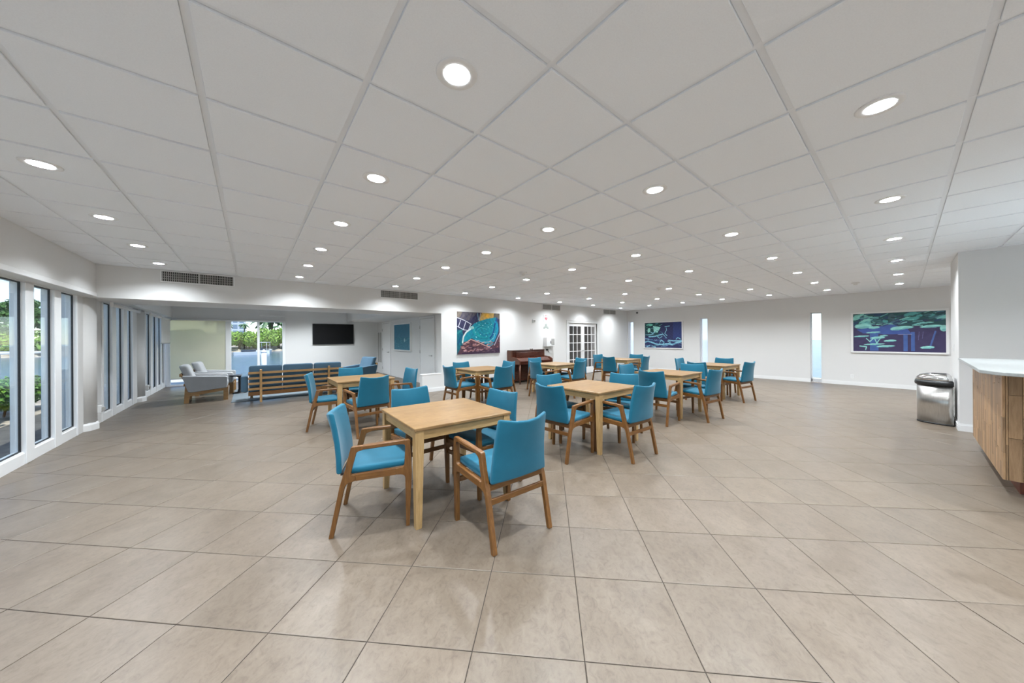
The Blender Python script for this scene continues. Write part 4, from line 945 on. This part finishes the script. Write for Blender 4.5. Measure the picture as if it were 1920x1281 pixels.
tag(MB().prism(round_poly([(6.99, -.432), (6.99, -2.4), (4.43, -2.4), (4.43, -.62, .08), (4.53, -.47, .08), (4.74, -.395, .1), (4.95, -.40)]), zt, zt + .028, 'z', .004).build('stone_countertop', M_stone, recalc=True), 'white stone worktop lying on the wood fronted counter', 'worktop')

# ---------------------------------------------------------------- outside
def ground(o): return struct(o)
ground(MB().box(-3.3, -2.1, -8, 14.65, -.25, -.06).build('terrace', M_pave))
ground(MB().box(XR + .25, 18.5, 2.6, 11, -.3, -.1).build('side_path', M_conc))
ground(MB().box(-3.3, 6, 14.65, 17.6, -.25, -.06).box(-14, 20, -22, YS - .25, -.25, -.06).build('patio_and_bounce_slab', M_conc))  # far patio, then an unseen pale slab added to bounce daylight indoors
ground(MB().add([(-250, -60, -.75), (250, -60, -.75), (250, 400, -.75), (-250, 400, -.75)], [(0, 1, 2, 3)]).build('sea', M_water))
ground(MB().box(-4.4, -3.3, -8, 24, -1.2, -.08).box(13.5, 16, -8, 2.5, -1.2, -.12).build('planting_bed', M_rock))
def leaves(centres, n, size, m, name, parent=None, seed=1, flat=1.0, droop=0):
    r = np.random.default_rng(seed); V = []; Cn = np.array([c[:3] for c in centres]); Rd = np.array([c[3:6] for c in centres])
    vol = Rd.prod(1) ** .67; idx = r.choice(len(centres), n, p=vol / vol.sum()); d = r.normal(size=(n, 3)); d /= np.linalg.norm(d, axis=1)[:, None]
    rad = r.uniform(.55, 1.0, n)[:, None] ** .5; P = Cn[idx] + d * Rd[idx] * rad
    nrm = d + r.normal(scale=.55, size=(n, 3)); nrm[:, 2] += .5; nrm /= np.linalg.norm(nrm, axis=1)[:, None]
    a = np.cross(nrm, r.normal(size=(n, 3))); a /= np.linalg.norm(a, axis=1)[:, None]; b_ = np.cross(nrm, a)
    s = size * r.uniform(.6, 1.3, n)[:, None]
    Q = np.stack([P - a * s, P - b_ * s * .45, P + a * s, P + b_ * s * .45], 1).reshape(-1, 3)
    me = bpy.data.meshes.new(name); me.from_pydata(Q.tolist(), [], (np.arange(n * 4).reshape(-1, 4)).tolist()); me.materials.append(m); me.update()
    return link(me, name, parent)
# far bank
ground(MB().prism([(0, -1.5), (0, -.72), (2, -.2), (6, .1), (40, .4), (40, -1.5)], -90, 60, 'x').build('far_bank', M_rock)); bpy.data.objects['far_bank'].location = (0, 77.5, 0)
def bush(x, y, rx, h, lab, m, seed, n=2600, size=.28, cat='bush', group='mangrove bushes on the far bank'):
    r = np.random.default_rng(seed); t = thing('mangrove_bush' if cat == 'bush' else 'tree', lab, cat, (x, y, -.4), 0, group)
    cs = []
    for k in range(9):
        px = r.uniform(-rx, rx) * .75; hh_ = h * r.uniform(.45, .72) * (1 - .35 * abs(px / rx)); cs.append((px, r.uniform(-1.5, 1.5), hh_, rx * .42, 1.8, h * .32))
    leaves(cs, n, size, m, 'foliage', t, seed)
    mm = MB()
    for k in range(5): px = r.uniform(-rx, rx) * .5; mm.tube((px, r.uniform(-.5, .5), 0), (px * 1.3, r.uniform(-1, 1), h * .5), .12, .05, 6)
    mm.build('stems', M_bark, t); return t
pos = ['at the left of the far glass doors', 'seen just left of the glass door mullion', 'behind the white mooring post', 'at the right edge of the far glass doors']
for k, (x, rx, h) in enumerate([(-3.6, 2.6, 4.0), (-.9, 2.4, 4.3), (2.3, 2.5, 4.4), (5.2, 2.6, 4.9)]):
    bush(x, 80, rx, h, 'bright green bush on the far bank, ' + pos[k], M_mang, 20 + k, 3200)
for k, (x, rx, h) in enumerate([(-8.4, 3.0, 4.6), (-13.5, 3.0, 4.5), (-18.5, 3.0, 3.8), (-23.5, 3.0, 3.6), (-28, 3, 3.4), (9.5, 3, 5)]):
    bush(x, 80.5, rx, h, 'green bush on the far bank, ' + ['fourth from the left through the side windows', 'third from the left through the side windows', 'second from the left through the side windows', 'behind the second window pane', 'leftmost, behind the nearest window pane', 'furthest right, past the far glass doors'][k], M_mang, 40 + k, 2400)
def tree(x, y, h, rad, lab, seed, m=M_tree, n=5200):
    t = thing('tree', lab, 'tree', (x, y, -.3), 0, 'tall trees on the far bank'); r = np.random.default_rng(seed); cs = []
    for k in range(14):
        a = r.uniform(0, 6.28); q = r.uniform(0, 1) ** .5 * rad; cs.append((q * math.cos(a), q * math.sin(a) * .6, h * r.uniform(.36, .9), rad * .33, rad * .3, h * .09))
    leaves(cs, n, .26, m, 'foliage', t, seed)
    mm = MB().tube((0, 0, 0), (.2, 0, h * .45), .28, .18, 8)
    for k in range(7): c = cs[k]; mm.tube((.2, 0, h * .42), (c[0], c[1], c[2]), .12, .04, 6)
    mm.build('trunk', M_bark, t); return t
tree(-31, 84, 8.4, 5.0, 'broad spreading tree on the far bank seen in the nearest window pane', 60)
tree(-29.0, 92, 8.2, 4.5, 'dark rounded tree on the far bank at the frame edge of the nearest pane', 61)
tree(-22, 86, 7.6, 4.4, 'spreading tree on the far bank seen through the second window pane', 62)
tree(-19, 95, 7.0, 4, 'tree on the far bank seen through the alcove side window', 63)
tree(-40, 91, 8.2, 5, 'leafy tree on the far bank at the very left edge of the view', 64)
tree(7.5, 86, 7.5, 3.6, 'olive green tree behind the mangroves at the right of the far glass doors', 65, M_palm)
def palm(x, y, h, R, lab, seed, nf=22):
    t = thing('palm_tree', lab, 'palm', (x, y, -.3), 0, 'palms beyond the far bank'); r = np.random.default_rng(seed)
    MB().tube((0, 0, 0), (.2, 0, h), .22, .15, 8).build('trunk', M_bark, t); m = MB()
    for k in range(nf):
        a = 2 * PI * k / nf + r.uniform(-.1, .1); el = r.uniform(-.2, 1.1); pts = []
        for q in range(8):
            s_ = q / 7 * R; pts.append(Vector((.2 + s_ * math.cos(a) * math.cos(el * .6), s_ * math.sin(a) * math.cos(el * .6), h + s_ * math.sin(el) - (s_ ** 2) * .42 / R * 1.6)))
        for q in range(7):
            d = (pts[q + 1] - pts[q]); sd_ = Vector((-math.sin(a), math.cos(a), 0)); wd = R * .16 * math.sin(PI * (q + .8) / 8)
            m.add([pts[q], pts[q + 1], pts[q + 1] + sd_ * wd - Vector((0, 0, wd * .8)), pts[q] + sd_ * wd - Vector((0, 0, wd * .8))], [(0, 1, 2, 3)]); m.add([pts[q], pts[q + 1], pts[q + 1] - sd_ * wd - Vector((0, 0, wd * .8)), pts[q] - sd_ * wd - Vector((0, 0, wd * .8))], [(3, 2, 1, 0)])
    m.build('fronds', M_palm, t); return t
palm(3.4, 84, 7.0, 3.6, 'large palm crown above the mangroves in the right glass door', 70)
palm(-5.2, 88, 6.4, 2.6, 'greyish palm left of the tower in the left glass door', 71)
for k, (x, h) in enumerate([(.1, 11.5), (2.2, 11.2), (3.4, 11.0)]): palm(x * 2.6 - 2, 150, h - 4.2, 1.9, 'small distant palm, %s from the left, above the mangroves right of the tower' % ordinal(k + 1), 72 + k, 14)
t = thing('tower_block', 'hazy pale apartment tower far behind the left glass door', 'building', (-7.4, 230, 0))
MB().box(-5.5, 5.5, 0, 12, -1, 34).build('wall', M_tower, t); 
for fz in range(10):
    for fx in range(4): MB().box(-4.9 + fx * 2.6, -3.1 + fx * 2.6, -.15, 0, 1.5 + fz * 3.2, 3.6 + fz * 3.2).build('window', M_pwin, t)
# mooring post, boats
t = thing('mooring_post', 'white mooring post with a pointed cap in the water', 'post', (.70, 27.3, 0)); MB().lathe([(.15, -1.4), (.15, .60)], n=16).build('shaft', M_boat, t); MB().lathe([(.17, .60), (.17, .64), (.02, .80)], n=16).build('cap', M_boat, t)
def boat(x, y, L, lab, rz, canopy=False, md=M_boatd):
    t = thing('motor_boat', lab, 'boat', (x, y, -.75), rz); W = L * .17; st = []
    for u in np.linspace(-1, 1, 9):
        ww = W * (1 if u < .1 else math.sqrt(max(0, 1 - ((u - .1) / .9) ** 2)) + .02); st.append((u * L / 2, ww, .45 + .15 * max(0, u)))
    V = []
    for x_, ww, z in st: V += [(x_, -ww, z), (x_, -ww * .7, -.1), (x_, ww * .7, -.1), (x_, ww, z)]
    F = [(l * 4 + k, l * 4 + k + 1, l * 4 + 5 + k, l * 4 + 4 + k) for l in range(8) for k in range(3)] + [(l * 4 + 3, l * 4, l * 4 + 4, l * 4 + 7) for l in range(8)] + [(0, 3, 2, 1), (32, 33, 34, 35)]
    MB().add(V, F).build('hull', M_boat, t, recalc=True); MB().box(-L * .3, L * .1, -W * .6, W * .6, .45, .75, .05).build('cabin', md, t)
    if canopy:
        MB().box(-L * .32, L * .12, -W * .8, W * .8, 1.75, 1.82, .02).build('canopy', M_boat, t)
        for a in (-.3, .1):
            for b_ in (-.7, .7): MB().tube((a * L, b_ * W, .5), (a * L, b_ * W, 1.76), .03, n=6).build('pole', M_boat, t)
    return t
boat(.2, 62, 4.2, 'small dark and white boat below the mangroves in the left glass door', .1)
boat(2.0, 72, 5.0, 'white boat with a canopy behind the glass door mullion', 1.3, True)
boat(-6.4, 19.5, 5.5, 'white motor boat moored outside the nearest window pane', 1.2, True)
# hedge just outside
for k, (y0, y1, lab) in enumerate([(4.0, 6.4, 'leafy green hedge plants outside, just left of the frame'), (6.5, 9.4, 'leafy green hedge outside the nearest window pane'), (9.6, 12.6, 'leafy green hedge outside the second window pane')]):
    t = thing('hedge_shrub', lab, 'hedge', (-3.75, (y0 + y1) / 2, -.08), 0, 'hedge outside the window wall'); L = (y1 - y0) / 2
    cs = [(random.uniform(-.1, .1), -L + .3 + q * (L * 2 - .6) / 7, random.uniform(.42, .6), .34, .28, .30) for q in range(8)]
    leaves(cs, 5200, .055, M_hedge, 'foliage', t, 80 + k); mm = MB()
    for q in range(8): mm.tube((0, -L + (q + .5) * L / 4, 0), (random.uniform(-.1, .1), -L + (q + .5) * L / 4 + .1, .5), .02, .01, 6)
    mm.build('stems', M_bark, t)
# stucco piers outside and the white neighbour wall behind the slit windows
ground(MB().box(-2.35, -2.16, 8.02, 8.62, -.06, 2.7).box(-2.38, -2.16, 11.1, 11.85, -.06, 2.7).build('wall_outer_piers', M_stucco))
for o in list(bpy.data.objects):
    if o.type == 'EMPTY' and 'label' not in o and o.parent is None: print('UNLABELLED', o.name)
